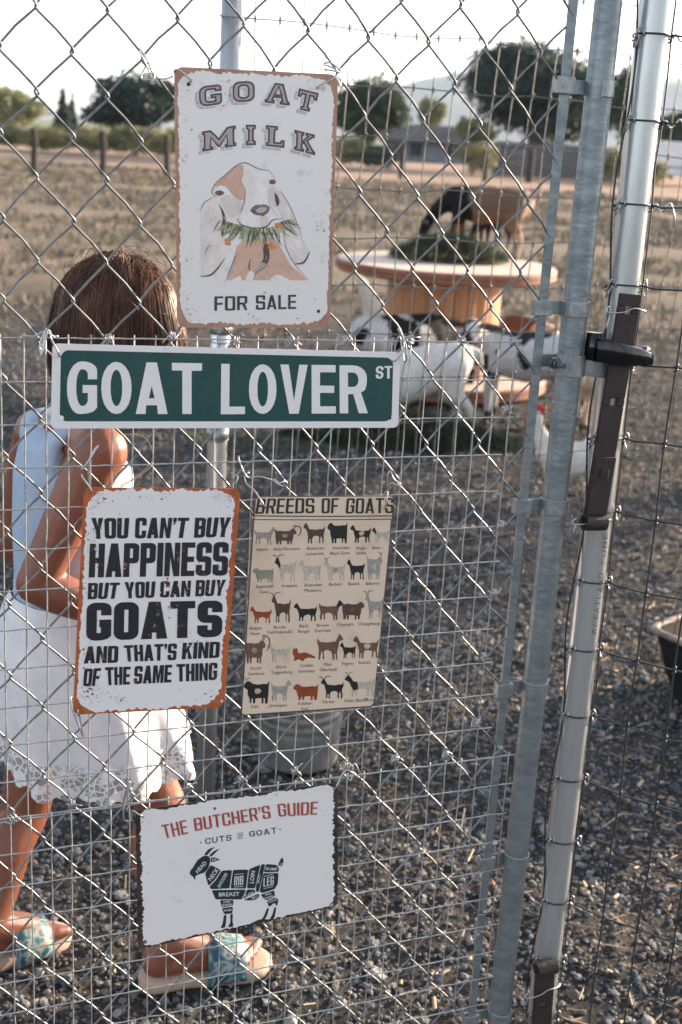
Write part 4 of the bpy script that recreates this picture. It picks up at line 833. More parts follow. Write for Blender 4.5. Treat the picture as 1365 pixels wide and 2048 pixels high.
# ================================================================== ground, hills
def axis(dense0, dense1, step, far0, far1, grow=1.22):
    a = list(np.arange(dense0, dense1, step)); s = step; x = a[-1]
    while x < far1: s *= grow; x += s; a.append(x)
    s = step; x = a[0]
    while x > far0: s *= grow; x -= s; a.insert(0, x)
    return np.array(a)
gx = axis(-2.2, 3.2, .022, -4000, 4000); gy = axis(1.0, 8.0, .022, -30, 5000)
def fbm(x, y, f, o=4):
    v = 0; a = 1; t = 0
    for k in range(o): v += a*mnoise.noise(Vector((x*f, y*f, k*7.3))); t += a; a *= .5; f *= 2.1
    return v/t
def gz(x, y):
    k = 1/(1+max(0, y-9)*.12+max(0, abs(x)-6)*.12)
    return (.030*fbm(x, y, 1.3, 2)+.016*fbm(x+9, y, 7, 2)+.006*mnoise.noise(Vector((x*38, y*38, 1))))*k-.004
X, Y = np.meshgrid(gx, gy); Z = np.vectorize(gz)(X, Y); ny, nx = X.shape
GV_ = np.stack([X.ravel(), Y.ravel(), Z.ravel()], 1); ii = (np.arange(ny-1)[:, None]*nx+np.arange(nx-1)).ravel()
GF_ = np.stack([ii, ii+1, ii+nx+1, ii+nx], 1)
def ground_mat():
    m = bpy.data.materials.new('bare_soil_and_dry_field'); m.use_nodes = True; nt = m.node_tree; N = nt.nodes; L = nt.links; b = N['Principled BSDF']; b.inputs['Roughness'].default_value = .95; b.inputs['Specular IOR Level'].default_value = .15
    tc = N.new('ShaderNodeTexCoord'); sp = N.new('ShaderNodeSeparateXYZ'); L.new(tc.outputs['Object'], sp.inputs[0])
    def noise(s, d=5): n = N.new('ShaderNodeTexNoise'); n.inputs['Scale'].default_value = s; n.inputs['Detail'].default_value = d; n.inputs['Roughness'].default_value = .68; L.new(tc.outputs['Object'], n.inputs['Vector']); return n.outputs[0]
    def rng_(s, a, c): r = N.new('ShaderNodeMapRange'); r.inputs[1].default_value = a; r.inputs[2].default_value = c; L.new(s, r.inputs[0]); return r.outputs[0]
    def mix(f, a, c):
        x = N.new('ShaderNodeMix'); x.data_type = 'RGBA'; L.new(f, x.inputs[0])
        for i, q in ((6, a), (7, c)):
            if isinstance(q, tuple): x.inputs[i].default_value = (*q, 1)
            else: L.new(q, x.inputs[i])
        return x.outputs[2]
    def madd(s, k, t): x = N.new('ShaderNodeMath'); x.operation = 'MULTIPLY_ADD'; L.new(s, x.inputs[0]); x.inputs[1].default_value = k; L.new(t, x.inputs[2]); return x.outputs[0]
    soil = mix(rng_(noise(3.2), .38, .62), (.030, .033, .036), (.070, .060, .052)); soil = mix(rng_(noise(28), .45, .7), soil, (.015, .019, .022)); soil = mix(rng_(noise(60, 3), .60, .7), soil, (.19, .150, .115))
    field = mix(rng_(noise(1.1), .38, .62), (.170, .140, .105), (.215, .168, .130)); field = mix(rng_(noise(.35, 3), .42, .6), field, (.140, .128, .096)); field = mix(rng_(noise(5), .5, .68), field, (.10, .085, .06))
    strip = mix(rng_(noise(.25), .4, .65), (.33, .235, .175), (.27, .20, .15))
    yy = madd(noise(.5, 3), 3.0, sp.outputs[1])
    c = mix(rng_(yy, 9.5, 15), soil, field); c = mix(rng_(yy, 42, 46), c, strip); c = mix(rng_(yy, 140, 200), c, (.16, .17, .10))
    L.new(c, b.inputs['Base Color'])
    bp = N.new('ShaderNodeBump'); bp.inputs['Strength'].default_value = .9; bp.inputs['Distance'].default_value = .012; L.new(noise(70, 6), bp.inputs['Height']); L.new(bp.outputs[0], b.inputs['Normal'])
    return m
ground = mesh('ground', GV_, GF_, ground_mat(), None, True); props(ground, kind='structure')
# hills on the horizon
hx = np.linspace(-1800, 2200, 260); hy = np.linspace(2100, 3100, 26); HX, HY = np.meshgrid(hx, hy)
def hz(x, y):
    t = (y-2100)/1000; prof = math.sin(min(1, t*1.5)*math.pi/2)*(1 if t < .7 else max(0, 1-(t-.7)*1.5))
    base = 48+34*fbm(x+200, 0, .0012, 3)+78*math.exp(-((x-190)/230)**2)+112*math.exp(-((x-660)/190)**2)+60*math.exp(-((x-1100)/300)**2)-25*math.exp(-((x+500)/500)**2)
    return max(0, base*prof*(1+.25*fbm(x, y, .004, 3)))-2
HZ_ = np.vectorize(hz)(HX, HY); n_ = len(hx); ii = (np.arange(25)[:, None]*n_+np.arange(n_-1)).ravel()
hills = mesh('hills', np.stack([HX.ravel(), HY.ravel(), HZ_.ravel()], 1), np.stack([ii, ii+1, ii+n_+1, ii+n_], 1), mat('hill_scrub', (.055, .070, .085), .95, 0, (.10, .11, .115), .012, 0), None, True); props(hills, kind='structure')

# ================================================================== gravel, straw, dry grass
def ico(sub):
    bm = bmesh.new(); bmesh.ops.create_icosphere(bm, subdivisions=sub, radius=1.0); V = np.array([v.co[:] for v in bm.verts]); F = np.array([[v.index for v in f.verts] for f in bm.faces]); bm.free(); return V, F
def scatter(n, ymin, ymax, p=1.0):
    """points in the camera's ground wedge with a margin; p biases towards near"""
    y = ymin+(ymax-ymin)*rng.random(n)**p; hw = .34*y+.35; x = rng.uniform(-1, 1, n)*hw; return x, y
def pebbles(name, n, y0, y1, p, smin, smax, sub, seed):
    r = np.random.default_rng(seed); bv, bf_ = ico(sub); x, y = scatter(n, y0, y1, p)
    s = smin*(smax/smin)**(r.random(n)**2.4); V = np.repeat(bv[None], n, 0)
    V = V*(1+.34*r.normal(0, .55, (n, len(bv), 1)).clip(-1, 1)); V = V*np.stack([r.uniform(.7, 1.3, n), r.uniform(.7, 1.2, n), r.uniform(.45, .85, n)], 1)[:, None]
    a = r.uniform(0, 6.283, n); t = r.normal(0, .5, n); ca, sa = np.cos(a)[:, None], np.sin(a)[:, None]; ct, st = np.cos(t)[:, None], np.sin(t)[:, None]
    Xv, Yv, Zv = V[..., 0], V[..., 1], V[..., 2]; Yv, Zv = Yv*ct-Zv*st, Yv*st+Zv*ct; Xv, Yv = Xv*ca-Yv*sa, Xv*sa+Yv*ca
    zz = np.array([gz(q, w) for q, w in zip(x, y)])
    P = np.stack([Xv, Yv, Zv], -1)*s[:, None, None]+np.stack([x, y, zz+s*.22], 1)[:, None]
    pal = np.array([(.15, .145, .14), (.23, .205, .185), (.085, .088, .092), (.19, .145, .115), (.29, .26, .235), (.12, .10, .085), (.21, .165, .13), (.14, .15, .16), (.065, .06, .058)])
    col = pal[r.integers(len(pal), size=n)]*r.uniform(.7, 1.15, (n, 1))*np.array([.86, 1.0, 1.10]); col = np.repeat(col[:, None], len(bv), 1).reshape(-1, 3)  # teal cast of the shade is mixed into every stone colour
    F = (bf_[None]+(np.arange(n)*len(bv))[:, None, None]).reshape(-1, 3)
    o = mesh(name, P.reshape(-1, 3), F, M_STONE, None, False, col=col); return props(o, kind='stuff')
M_STONE = mat('field_stone', (.3, .28, .26), .85, 0, (.72, .70, .68), 130, .3, 220, 4, (.35, .7), .3, 'Col')
pebbles('gravel', 46000, 1.35, 3.7, .8, .0028, .0088, 1, 1); pebbles('gravel', 1900, 1.35, 4.2, .8, .006, .0165, 2, 7); pebbles('gravel', 36000, 3.2, 10.5, .9, .0050, .016, 1, 2)
def straw(name, n, y0, y1, p, l0, l1, w, cols, seed, zone=None, mat_=None):
    r = np.random.default_rng(seed); x, y = scatter(n, y0, y1, p)
    if zone is not None: k = np.array([zone(a, c) for a, c in zip(x, y)]) > r.random(n); x, y = x[k], y[k]; n = len(x)
    a = r.uniform(0, 6.283, n); L = r.uniform(l0, l1, n); b = r.normal(0, .22, n); z = np.array([gz(q, v) for q, v in zip(x, y)])+r.uniform(.003, .018, n)
    D = np.stack([np.cos(a)*np.cos(b), np.sin(a)*np.cos(b), np.sin(b)], 1)*(L/2)[:, None]; S = np.stack([-np.sin(a), np.cos(a), np.zeros(n)], 1)*(w*r.uniform(.6, 1.4, n))[:, None]; U = np.array([0, 0, 1])*(w*.7)
    c = np.stack([x, y, z], 1); V = np.stack([c-D+S, c-D-S, c-D+U, c+D+S, c+D-S, c+D+U], 1); F = np.array([(0, 1, 4, 3), (1, 2, 5, 4), (2, 0, 3, 5)])
    Fa = (F[None]+(np.arange(n)*6)[:, None, None]).reshape(-1, 4); col = np.array(cols)[r.integers(len(cols), size=n)]*r.uniform(.7, 1.1, (n, 1))
    return props(mesh(name, V.reshape(-1, 3), Fa, mat_ or M_STRAW, None, False, col=np.repeat(col, 6, 0)), kind='stuff')
M_STRAW = mat('dry_straw', (.4, .3, .2), .7, attr='Col')
SC_ = [(.40, .28, .17), (.32, .22, .14), (.48, .36, .23), (.22, .15, .10), (.26, .20, .12)]
straw('straw_litter', 3600, 1.4, 6.5, 1.1, .015, .07, .0014, SC_, 3, lambda x, y: min(1, max(.10, .55*(x-.05)+.25)))
straw('wood_chips', 5200, 1.4, 8.5, .9, .008, .024, .0030, SC_, 5, lambda x, y: min(1, max(.12, .9*(x+.05))))
straw('green_hay', 22000, 5.2, 6.6, 1.0, .04, .14, .0022, [(.03, .06, .04), (.045, .08, .045), (.022, .045, .035), (.10, .10, .055)], 4, lambda x, y: max(0, 1-abs(y-5.95-.10*math.sin(x*4))/.26)*(1 if -.8 < x < 1.25 else .15))
def tufts(name, n, y0, y1, h0, h1, cols, seed, wid=.005, nb=7):
    r = np.random.default_rng(seed); y = y0+(y1-y0)*r.random(n)**.75; x = r.uniform(-1, 1, n)*(.36*y+1)
    keep = np.array([fbm(a*.35, c*.35, 1, 2) for a, c in zip(x, y)]) > -.12; x, y = x[keep], y[keep]; n = len(x)
    X_ = np.repeat(x, nb)+r.normal(0, .05, n*nb); Y_ = np.repeat(y, nb)+r.normal(0, .05, n*nb); m = n*nb; a = r.uniform(0, 6.283, m); h = r.uniform(h0, h1, m); ln = r.normal(0, .45, (m, 2))*h[:, None]; w = wid*(1+Y_/12)
    S = np.stack([np.cos(a)*w, np.sin(a)*w, np.zeros(m)], 1); B = np.stack([X_, Y_, np.array([gz(q, v) for q, v in zip(X_, Y_)])-.005], 1); T = B+np.stack([ln[:, 0], ln[:, 1], h], 1)
    V = np.stack([B-S, B+S, T], 1).reshape(-1, 3); F = np.arange(m*3).reshape(-1, 3); col = np.repeat(np.array(cols)[r.integers(len(cols), size=n)]*r.uniform(.75, 1.1, (n, 1)), nb*3, 0)
    return props(mesh(name, V, F, M_GRASS, None, False, col=col), kind='stuff')
M_GRASS = mat('dry_pasture_grass', (.3, .27, .15), .8, attr='Col')
tufts('dry_grass', 13000, 8.5, 44, .03, .13, [(.17, .145, .105), (.21, .165, .12), (.125, .122, .085), (.24, .19, .14), (.10, .098, .072)], 6)

# ================================================================== cable spool with hay
spc = at_z(893, 524, .75); spc[2] = 0
M_SPTOP = mat('weathered_board_top', (.58, .49, .41), .7, 0, (.46, .37, .30), 14, .2, 40, stretch=(1, 9, 1))
M_SPSIDE = mat('stained_board_edge', (.24, .095, .05), .65, 0, (.16, .06, .035), 18, .2, 40)
M_SPCORE = mat('orange_wood_staves', (.46, .21, .095), .6, 0, (.36, .155, .07), 6, .25, 60, stretch=(9, 9, .5))
M_SPTOP.use_fake_user = False
spool = thing('cable_spool', 'big wooden cable spool table with pale round top, spread with green hay', 'spool table', spc)
def disc(z0, z1, name):
    V, F = lathe([(.03, z0), (.655, z0), (.665, z0+.01), (.665, (z0+z1)/2-.003), (.655, (z0+z1)/2), (.665, (z0+z1)/2+.003), (.665, z1-.01), (.655, z1), (.03, z1)], spc, 56)
    I_ = [0 if i//56 in (0, 7) else 1 for i in range(len(F))]; V = np.array(V); o = mesh(name, V, F, None, spool, True, mats=[M_SPTOP, M_SPSIDE], midx=I_); o.modifiers.new('e', 'EDGE_SPLIT'); return o
disc(.684, .75, 'top_disc'); disc(.015, .093, 'bottom_disc')
b = MB()
for k in range(26):
    a0, a1 = 2*math.pi*(k+.03)/26, 2*math.pi*(k+.97)/26; P = [(.34, a0), (.346, (a0+a1)/2), (.34, a1), (.31, a1), (.31, a0)]
    V = [spc+_v(r*math.cos(a), r*math.sin(a), z) for z in (.0935, .6835) for r, a in P]
    b.add(V, [(i, (i+1) % 5, 5+(i+1) % 5, 5+i) for i in range(5)]+[(4, 3, 2, 1, 0), (5, 6, 7, 8, 9)])
b.build('core', M_SPCORE, spool, smooth=False)
hayc = at_z(898, 517, .76)
def haypile(name, label, c, rx, ry, h, n, seed, cols):
    r = np.random.default_rng(seed); V = []; F = []; cc = []
    for k in range(n):
        a = r.uniform(0, 6.283); q = math.sqrt(r.random()); x, y = q*math.cos(a)*rx, q*math.sin(a)*ry; z = h*(1-q*q)*r.uniform(.5, 1)
        d = _v(*(r.normal(0, 1, 3)*(1, 1, .45))); d = d/np.linalg.norm(d)*r.uniform(.02, .055); s = np.cross(d, _v(0, 0, 1)); s = s/np.linalg.norm(s)*.0028
        p = np.asarray(c)+_v(x, y, z+.006); p[2] = max(p[2], c[2]+abs(d[2])+.001); i = len(V); V += [p-d-s, p-d+s, p+d+s*.5, p+d-s*.5]; F.append((i, i+1, i+2, i+3)); cc += [np.array(cols[r.integers(len(cols))])*r.uniform(.7, 1.2)]*4
    o = mesh(name, V, F, M_GRASS, None, False, col=np.array(cc), loc=c); return props(o, label, 'hay')
HG = [(.035, .075, .045), (.05, .095, .05), (.028, .06, .04), (.075, .11, .05), (.22, .19, .09)]
haypile('hay_pile', 'heap of green hay on the spool table under the brown goat', hayc, .36, .25, .15, 7500, 8, HG)

# ================================================================== goats and hen
M_HOOF = mat('hoof', (.04, .035, .03), .5); M_EYE = mat('animal_eye', (.02, .012, .008), .15); M_HORN = mat('horn', (.20, .16, .12), .5)
def coat(name): return mat(name, (.5, .5, .5), .85, 0, (.74, .72, .70), 45, .35, 130, 4, (.3, .75), .2, 'Col')
NECK = {'down': [(.44, 0, .76), (.66, 0, .60), (.80, 0, .40), (.835, 0, .30), (.87, 0, .12)], 'level': [(.43, 0, .74), (.56, 0, .84), (.66, 0, .93), (.76, 0, .88), (.91, 0, .72)], 'up': [(.42, 0, .80), (.56, 0, 1.0), (.64, 0, 1.14), (.73, 0, 1.13), (.90, 0, 1.03)]}
def goat(label, foot, heading, h, colf, neck='up', turn=0.0, tail='up', tailcol=None, legs=True, ear_len=.2, drop=0, horns=False, earcol=(.05, .04, .04), hs=1.0, pitch=0.0):
    """heading: angle of the nose direction in the ground plane; h: height at the shoulder"""
    t = thing('goat', label, 'goat', foot, 'goats in the pen'); ch, sh = math.cos(heading), math.sin(heading)
    cp, sp_ = math.cos(pitch), math.sin(pitch)
    def W(p): x, y, z = p; x, z = -.42+(x+.42)*cp+z*sp_, -(x+.42)*sp_+z*cp; return np.asarray(foot)+h*_v(x*ch-y*sh, x*sh+y*ch, z-drop)
    def inv(q): d = (np.asarray(q)-np.asarray(foot))/h; x, y, z = d[0]*ch+d[1]*sh, -d[0]*sh+d[1]*ch, d[2]+drop; return (-.42+(x+.42)*cp-z*sp_, y, (x+.42)*sp_+z*cp)
    n = [np.array(q, float) for q in NECK[neck]]
    if turn:
        p0 = n[0]; c_, s_ = math.cos(turn), math.sin(turn); out = [p0]
        for k, q in enumerate(n[1:]): d = q-p0; f_ = (0.45, .75, 1, 1)[k]; c2, s2 = math.cos(turn*f_), math.sin(turn*f_); out.append(p0+_v(d[0]*c2-d[1]*s2, d[0]*s2+d[1]*c2, d[2]))
        n = out
    b = MB()
    limb(b, [W((-.46, 0, .74)), W((-.22, 0, .70)), W((.05, 0, .665)), W((.30, 0, .69)), W((.42, 0, .70))], np.array([.175, .225, .245, .215, .165])*h, 14)
    limb(b, [W((-.30, 0, .84)), W((.32, 0, .84))], np.array([.09, .09])*h)
    limb(b, [W(q) for q in n[:3]], np.array([.15, .105, .082])*h, 12); limb(b, [W(q) for q in n[2:]], np.array([.086, .082, .046])*h*hs, 12)
    for s in (-1, 1):
        k = .035*s
        limb(b, [W((.36, s*.11, .62)), W((.37+k, s*.115, .34)), W((.355+k, s*.11, .08)), W((.37+k, s*.11, .02))], np.array([.092, .050, .032, .036])*h, 9)
        limb(b, [W((-.42, s*.10, .70)), W((-.33-k, s*.13, .47)), W((-.47-k, s*.115, .285)), W((-.435-k, s*.11, .07)), W((-.425-k, s*.11, .02))], np.array([.155, .098, .043, .034, .038])*h, 9)
    if tail == 'up': limb(b, [W((-.60, 0, .82)), W((-.68, 0, .90)), W((-.70, 0, 1.02))], np.array([.045, .045, .022])*h)
    elif tail == 'big': limb(b, [W((-.36, -.02, .86)), W((-.40, -.02, 1.0)), W((-.47, 0, 1.14)), W((-.56, .02, 1.30))], np.array([.115, .11, .085, .035])*h)
    else: limb(b, [W((-.60, 0, .82)), W((-.69, 0, .76)), W((-.70, 0, .64))], np.array([.04, .035, .02])*h)
    hd, mz = n[3], n[4]
    def cf(q): x, y, z = inv(q); c = np.array(colf(x, y, z), float); return c
    body = remeshed('body', b, .024*h, coat('goat_coat'), t, 3, cf)
    fw = mz-n[2]; fw /= np.linalg.norm(fw); sd_ = np.cross(_v(0, 0, 1), fw); sd_ /= np.linalg.norm(sd_); up = np.cross(fw, sd_)
    for s in (-1, 1):
        b = MB(); e0 = n[2]+sd_*s*.07+up*.045; e0 = n[2]+(sd_*s*.07+up*.045)*hs; e1 = e0+sd_*s*ear_len*.55+up*.02-fw*.02; e2 = e0+sd_*s*ear_len+up*(-.05)-fw*.03
        b.add(*sph(W((e0+e2)/2), (h*ear_len*.55, h*.022, h*.055), 10, 7, ax=[(W(e2)-W(e0))/np.linalg.norm(W(e2)-W(e0)), (W(fw)-W(_v(0, 0, 0)))/h, (W(up)-W(_v(0, 0, 0)))/h])); b.build('ear', mat('ear_hair', earcol, .8), t)
        b = MB(); b.add(*sph(W(hd+sd_*s*.072+up*.035), h*.017, 8, 6)); b.build('eye', M_EYE, t)
        if horns:
            b = MB(); p = [n[2]+sd_*s*.04+up*.08, n[2]+sd_*s*.06+up*.17-fw*.05, n[2]+sd_*s*.08+up*.23-fw*.15]; b.add(*tube([W(q) for q in smooth_path(p, 4)], np.linspace(.025, .007, 9)*h, 8)); b.build('horn', M_HORN, t)
        for q in ((.375+.035*s, s*.11), (-.42-.035*s, s*.11)):
            b = MB(); c = W((q[0], q[1], 0)); b.add(*lathe([(.001, 0), (.040*h, 0), (.036*h, .05*h), (.001, .052*h)], c+_v(0, 0, .001-drop*0), 10)); b.build('hoof', M_HOOF, t)
    return t
def blot(x, y, z, f, seed): return mnoise.noise(Vector((x*f+seed, y*f, z*f+seed*.7)))
def c_brown(x, y, z):
    if x > .20+.05*math.sin(z*9) and z > .1: return (.010, .009, .010) if not (z < .42 and abs(x-.36) < .05) else (.20, .085, .045)
    if x < -.50 or (x < -.40 and z < .34): return (.50, .36, .26) if y > -.02 else (.015, .012, .012)
    return (.145, .092, .068) if z > .62 else (.20, .105, .066)
def c_black(x, y, z): return (.010, .010, .011)
def c_bw(x, y, z):
    if x < -.28 and z > .94: return (.55, .47, .39)
    if x < -.30: return (.012, .012, .014) if blot(x, y, z, 5.5, 3) > .22 else (.46, .45, .45)
    return (.42, .41, .40) if blot(x, y, z, 4.2, 8) > .40 else (.010, .010, .011)
def c_spot(x, y, z):
    if x > .55: return (.02, .018, .018) if (z < 1.04 and x > .86) or (abs(y) > .055 and blot(x, y, z, 7, 1) > .1) else (.50, .49, .485)
    if z < .14: return (.02, .018, .018)
    return (.018, .018, .021) if blot(x, y, z, 5.2, 14) > .27 or (z > .88 and blot(x, y, z, 3, 4) > .1) else (.47, .47, .475)
def c_white(x, y, z): return (.56, .54, .51) if blot(x, y, z, 2, 5) > -.3 else (.50, .48, .45)
def c_bay(x, y, z): return (.50, .43, .36) if (x < -.30 or x > .5) else (.12, .058, .038)
def c_cream(x, y, z): return (.58, .46, .36) if blot(x, y, z, 3, 2) > -.2 else (.62, .54, .45)
def on(px, py, z=0.0): return at_z(px, py, z)
goat('brown and black goat standing on the spool table, head down in the hay', on(966, 514, .752), rad(180-14), .47, c_brown, 'down', tail='up', ear_len=.14)
goat('small black goat on the spool table seen under the belly of the brown goat', on(985, 497, .752), rad(180+50), .30, c_black, 'down', tail='down', ear_len=.2)
goat('black goat with white spotted rump and cream tail raised, left of the spool', _v(.30, 6.95, 0), rad(30), .55, c_bw, 'down', tail='big', ear_len=.18)
goat('white goat with black spots turning its white face and black ears to the camera', on(1052, 850), rad(180-4), .55, c_spot, 'level', turn=rad(52), hs=1.25, tail='down', ear_len=.26, drop=0)
goat('all white goat in front of the spool, bending its neck down behind the street sign', on(838, 872), rad(180+8), .545, c_white, 'down', tail='down', pitch=rad(13), ear_len=.2, earcol=(.5, .45, .42))
goat('brown goat with white rear standing beyond the spotted goat, right of the spool', on(1046, 762), rad(118), .44, c_bay, 'down', tail='up', ear_len=.16)
goat('cream goat standing mostly hidden between the gate upright and the latch post', on(1176, 872), rad(70), .50, c_cream, 'down', tail='down', earcol=(.5, .4, .3))
# hen
hc = on(1125, 990); hen = thing('hen', 'white hen with red comb pecking beside the gate upright', 'hen', hc); hh = .335
def HW(x, y, z): return hc+hh*_v(-x, y-.25*x*0, z)
b = MB(); limb(b, [HW(-.22, 0, .50), HW(.05, 0, .46), HW(.24, 0, .56)], np.array([.22, .27, .17])*hh, 14); limb(b, [HW(.26, 0, .62), HW(.40, 0, .84), HW(.44, 0, 1.02)], np.array([.15, .085, .085])*hh, 12)
limb(b, [HW(-.30, 0, .58), HW(-.46, 0, .92), HW(-.52, 0, 1.14)], np.array([.17, .12, .04])*hh, 10)
for a in (-.09, .09): limb(b, [HW(-.36, a, .66), HW(-.58, a*1.6, .92)], np.array([.08, .03])*hh, 8)
remeshed('body', b, .007, coat('hen_feathers'), hen, 3, lambda q: (.60, .57, .53))
for s in (-1, 1):
    b = MB(); b.add(*sph(HW(-.02, s*.23, .50), (hh*.28, hh*.06, hh*.17), 12, 8)); b.build('wing', mat('hen_wing', (.56, .53, .50), .8, 0, (.44, .41, .38), 60), hen)
    b = MB(); b.add(*tube([HW(.02, s*.10, .28), HW(.04, s*.10, .02)], .017*hh, 6))
    for a in (-.5, 0, .5): b.add(*tube([HW(.04, s*.10, .02), HW(.04+.16*math.cos(a), s*.10+.16*math.sin(a), .012)], .012*hh, 5))
    b.build('leg', mat('hen_leg', (.35, .22, .08), .6), hen)
    b = MB(); b.add(*sph(HW(.49, s*.062, 1.05), .014*hh, 6, 5)); b.build('eye', M_EYE, hen)
b = MB(); M_COMB = mat('red_comb', (.42, .02, .015), .5)
for k in range(4): b.add(*sph(HW(.52-.055*k, 0, 1.11+.02*math.sin(k*1.2)), (.04*hh, .018*hh, .065*hh), 8, 6))
b.add(*sph(HW(.53, 0, .96), (.055*hh, .045*hh, .09*hh), 8, 6)); b.add(*sph(HW(.49, 0, 1.04), (.085*hh, .082*hh, .075*hh), 10, 8)); b.build('comb', M_COMB, hen)
b = MB(); b.add(*tube([HW(.54, 0, 1.02), HW(.64, 0, .99)], np.array([.035, .004])*hh, 7)); b.build('beak', M_HORN, hen)

haypile('hay_pile', 'long low row of green hay on the ground in front of the white goat', on(800, 886, .004), .62, .17, .17, 11000, 18, [(.022, .05, .035), (.035, .07, .042), (.018, .038, .03), (.05, .08, .045), (.12, .11, .06)])
# ================================================================== bucket, tub
bc = at_y(596, 1500, 2.70); bc[2] = 0
bucket = thing('metal_bucket', 'ribbed galvanised bucket on the ground behind the breeds chart', 'bucket', bc)
b = MB(); pr = [(.001, .012), (.092, .012), (.094, .0), (.097, .004)]
for k in range(40):
    z = .01+k*.235/39; pr.append((.097+.014*k/39+(.0016*math.sin(k*1.57) if 14 < k < 34 else 0), z))
pr += [(.114, .246), (.1145, .250), (.1125, .252), (.110, .248)]+[(.109-.013*k/6, .24-.22*k/6) for k in range(7)]+[(.001, .02)]
b.add(*lathe(pr, bc, 40)); b.build('bucket_shell', mat('dull_galvanised_bucket', (.30, .32, .32), .45, .7, (.20, .21, .21), 24, .1, 40), bucket)
b = MB(); b.add(*tube([bc+_v(.116*math.cos(a), -.075*math.sin(a), .235-.03*math.sin(a)) for a in np.linspace(0, math.pi, 22)], .0026, 7)); b.build('bail_handle', M_GALV, bucket)
t0 = at_z(1291, 1256, .20); ta = at_z(1365, 1229, .20)-t0; tbv = at_z(1365, 1287, .20)-t0
ta = ta/np.linalg.norm(ta); tbv = tbv/np.linalg.norm(tbv)
def tubring(sc, z, L1=.62, L2=.62):
    c = t0+(ta*L1+tbv*L2)/2; pts = []
    for (s1, s2) in ((-1, -1), (1, -1), (1, 1), (-1, 1)):
        pts.append((s1, s2))
    P = rounded([(a*L1/2*sc, q*L2/2*sc, .04) for a, q in pts], 6); return [_v(*(c[:2]), z)+ta*p[0]*_v(1, 1, 0)+tbv*p[1]*_v(1, 1, 0) for p in P]
tubo = thing('rubber_tub', 'black rubber feed tub with rim coloured sunlit tan at the right edge', 'tub', (t0+(ta+tbv)*.31)*_v(1, 1, 0))
def loftrings(R_):
    n = len(R_[0]); V = [p for r in R_ for p in r]; return V, [(i*n+k, i*n+(k+1) % n, (i+1)*n+(k+1) % n, (i+1)*n+k) for i in range(len(R_)-1) for k in range(n)]
b = MB(); V, F = loftrings([tubring(.80, 0.004), tubring(.88, .09), tubring(.965, .192), tubring(.945, .192), tubring(.85, .09), tubring(.78, .03)]); n_ = len(tubring(1, 0)); F.append(tuple(range(n_))); F.append(tuple(5*n_+k for k in range(n_))[::-1]); b.add(V, F)
b.build('tub_shell', mat('black_rubber', (.011, .012, .013), .85, spec=.15), tubo)
b = MB(); V, F = loftrings([tubring(.965, .1925), tubring(1.0, .1925), tubring(1.003, .202), tubring(.99, .207), tubring(.955, .207), tubring(.945, .202), tubring(.946, .1925), tubring(.965, .1925)]); b.add(V, F); b.build('rim', mat('sunlit_tan_rim', (.30, .235, .19), .6, 0, (.13, .11, .10), 20), tubo)  # tan of the sunlit rim is put into its colour
# a wisp of straw caught in the wire
b = MB(); b.add(*tube(smooth_path([gpx(250, 868, .008), gpx(285, 872, .010), gpx(303, 895, .010), gpx(306, 925, .008), gpx(285, 948, .006), gpx(242, 974, .006)], 6), .0006, 5)); b.add(*tube(smooth_path([gpx(309, 912, .009), gpx(300, 930, .008), gpx(270, 955, .007), gpx(240, 972, .006)], 6), .0005, 5))
o = b.build('straw_wisp', mat('pale_straw', (.5, .36, .22), .6), None, loc=gpx(306, 925, .008)); props(o, 'single bent wisp of straw caught in the wire below the green sign', 'straw')
# ================================================================== far field: posts, trees, shrubs, buildings
M_OLDW = mat('old_dark_wood', (.022, .019, .018), .9, 0, (.045, .036, .03), 12, .4, 30)
M_BARK = mat('bark', (.085, .065, .05), .95, 0, (.05, .04, .035), 9, .4, 12)
def far_post(px, yb, yt, Y, wpx, label):
    c = at_y(px, yb, Y); c[2] = 0; h = at_y(px, yt, Y)[2]; r = wpx/2*Y/FPX
    t = thing('wooden_post', label, 'fence post', c, 'old wooden field posts'); b = MB(); k = np.random.default_rng(int(px))
    b.add(*tube([c+_v(k.normal(0, .015), 0, z) for z in (-.1, h*.3, h*.7, h-.03, h)], [r*1.06, r, r*.97, r*.95, r*.8], 12)); b.build('post_shaft', M_OLDW, t, smooth=False)
    return c, h
FPS = [far_post(70, 351, 257, 33.2, 13, 'dark wooden field post leftmost beside the light green tree'), far_post(205, 351, 262, 36, 13, 'dark wooden field post below the wide dark tree'), far_post(334, 352, 270, 38, 12, 'dark wooden field post just left of the goat milk sign'),
       far_post(803, 355, 300, 48, 12, 'dark wooden field post near the low house'), far_post(969, 360, 298, 50, 10, 'thin dark field post above the brown goat'), far_post(1058, 362, 298, 52, 14, 'dark field post under the big tree on the right')]
b = MB()
for i in range(len(FPS)-1):
    (a, h), (c, k) = FPS[i], FPS[i+1]
    for q in (.35, .62, .9): b.add(*tube([a+_v(0, -.08, h*q), (a+c)/2+_v(0, -.08, (h+k)/2*q-.03), c+_v(0, -.08, k*q)], (.0028), 4))
o = b.build('strand_wire', M_DWIRE, None, loc=FPS[0][0]); props(o, 'loose wire strands strung between the old wooden field posts', 'wire strands')
def leafmat(name, c1, c2):
    m = mat(name, c1, .6, 0, c2, .9, 0, detail=3, ramp=(.35, .65), spec=.3); nt = m.node_tree; b_ = nt.nodes['Principled BSDF']; tr = nt.nodes.new('ShaderNodeBsdfTranslucent'); mx = nt.nodes.new('ShaderNodeMixShader'); mx.inputs[0].default_value = .22
    s = b_.inputs['Base Color'].links[0].from_socket; nt.links.new(s, tr.inputs[0]); nt.links.new(b_.outputs[0], mx.inputs[1]); nt.links.new(tr.outputs[0], mx.inputs[2]); nt.links.new(mx.outputs[0], nt.nodes['Material Output'].inputs[0]); return m
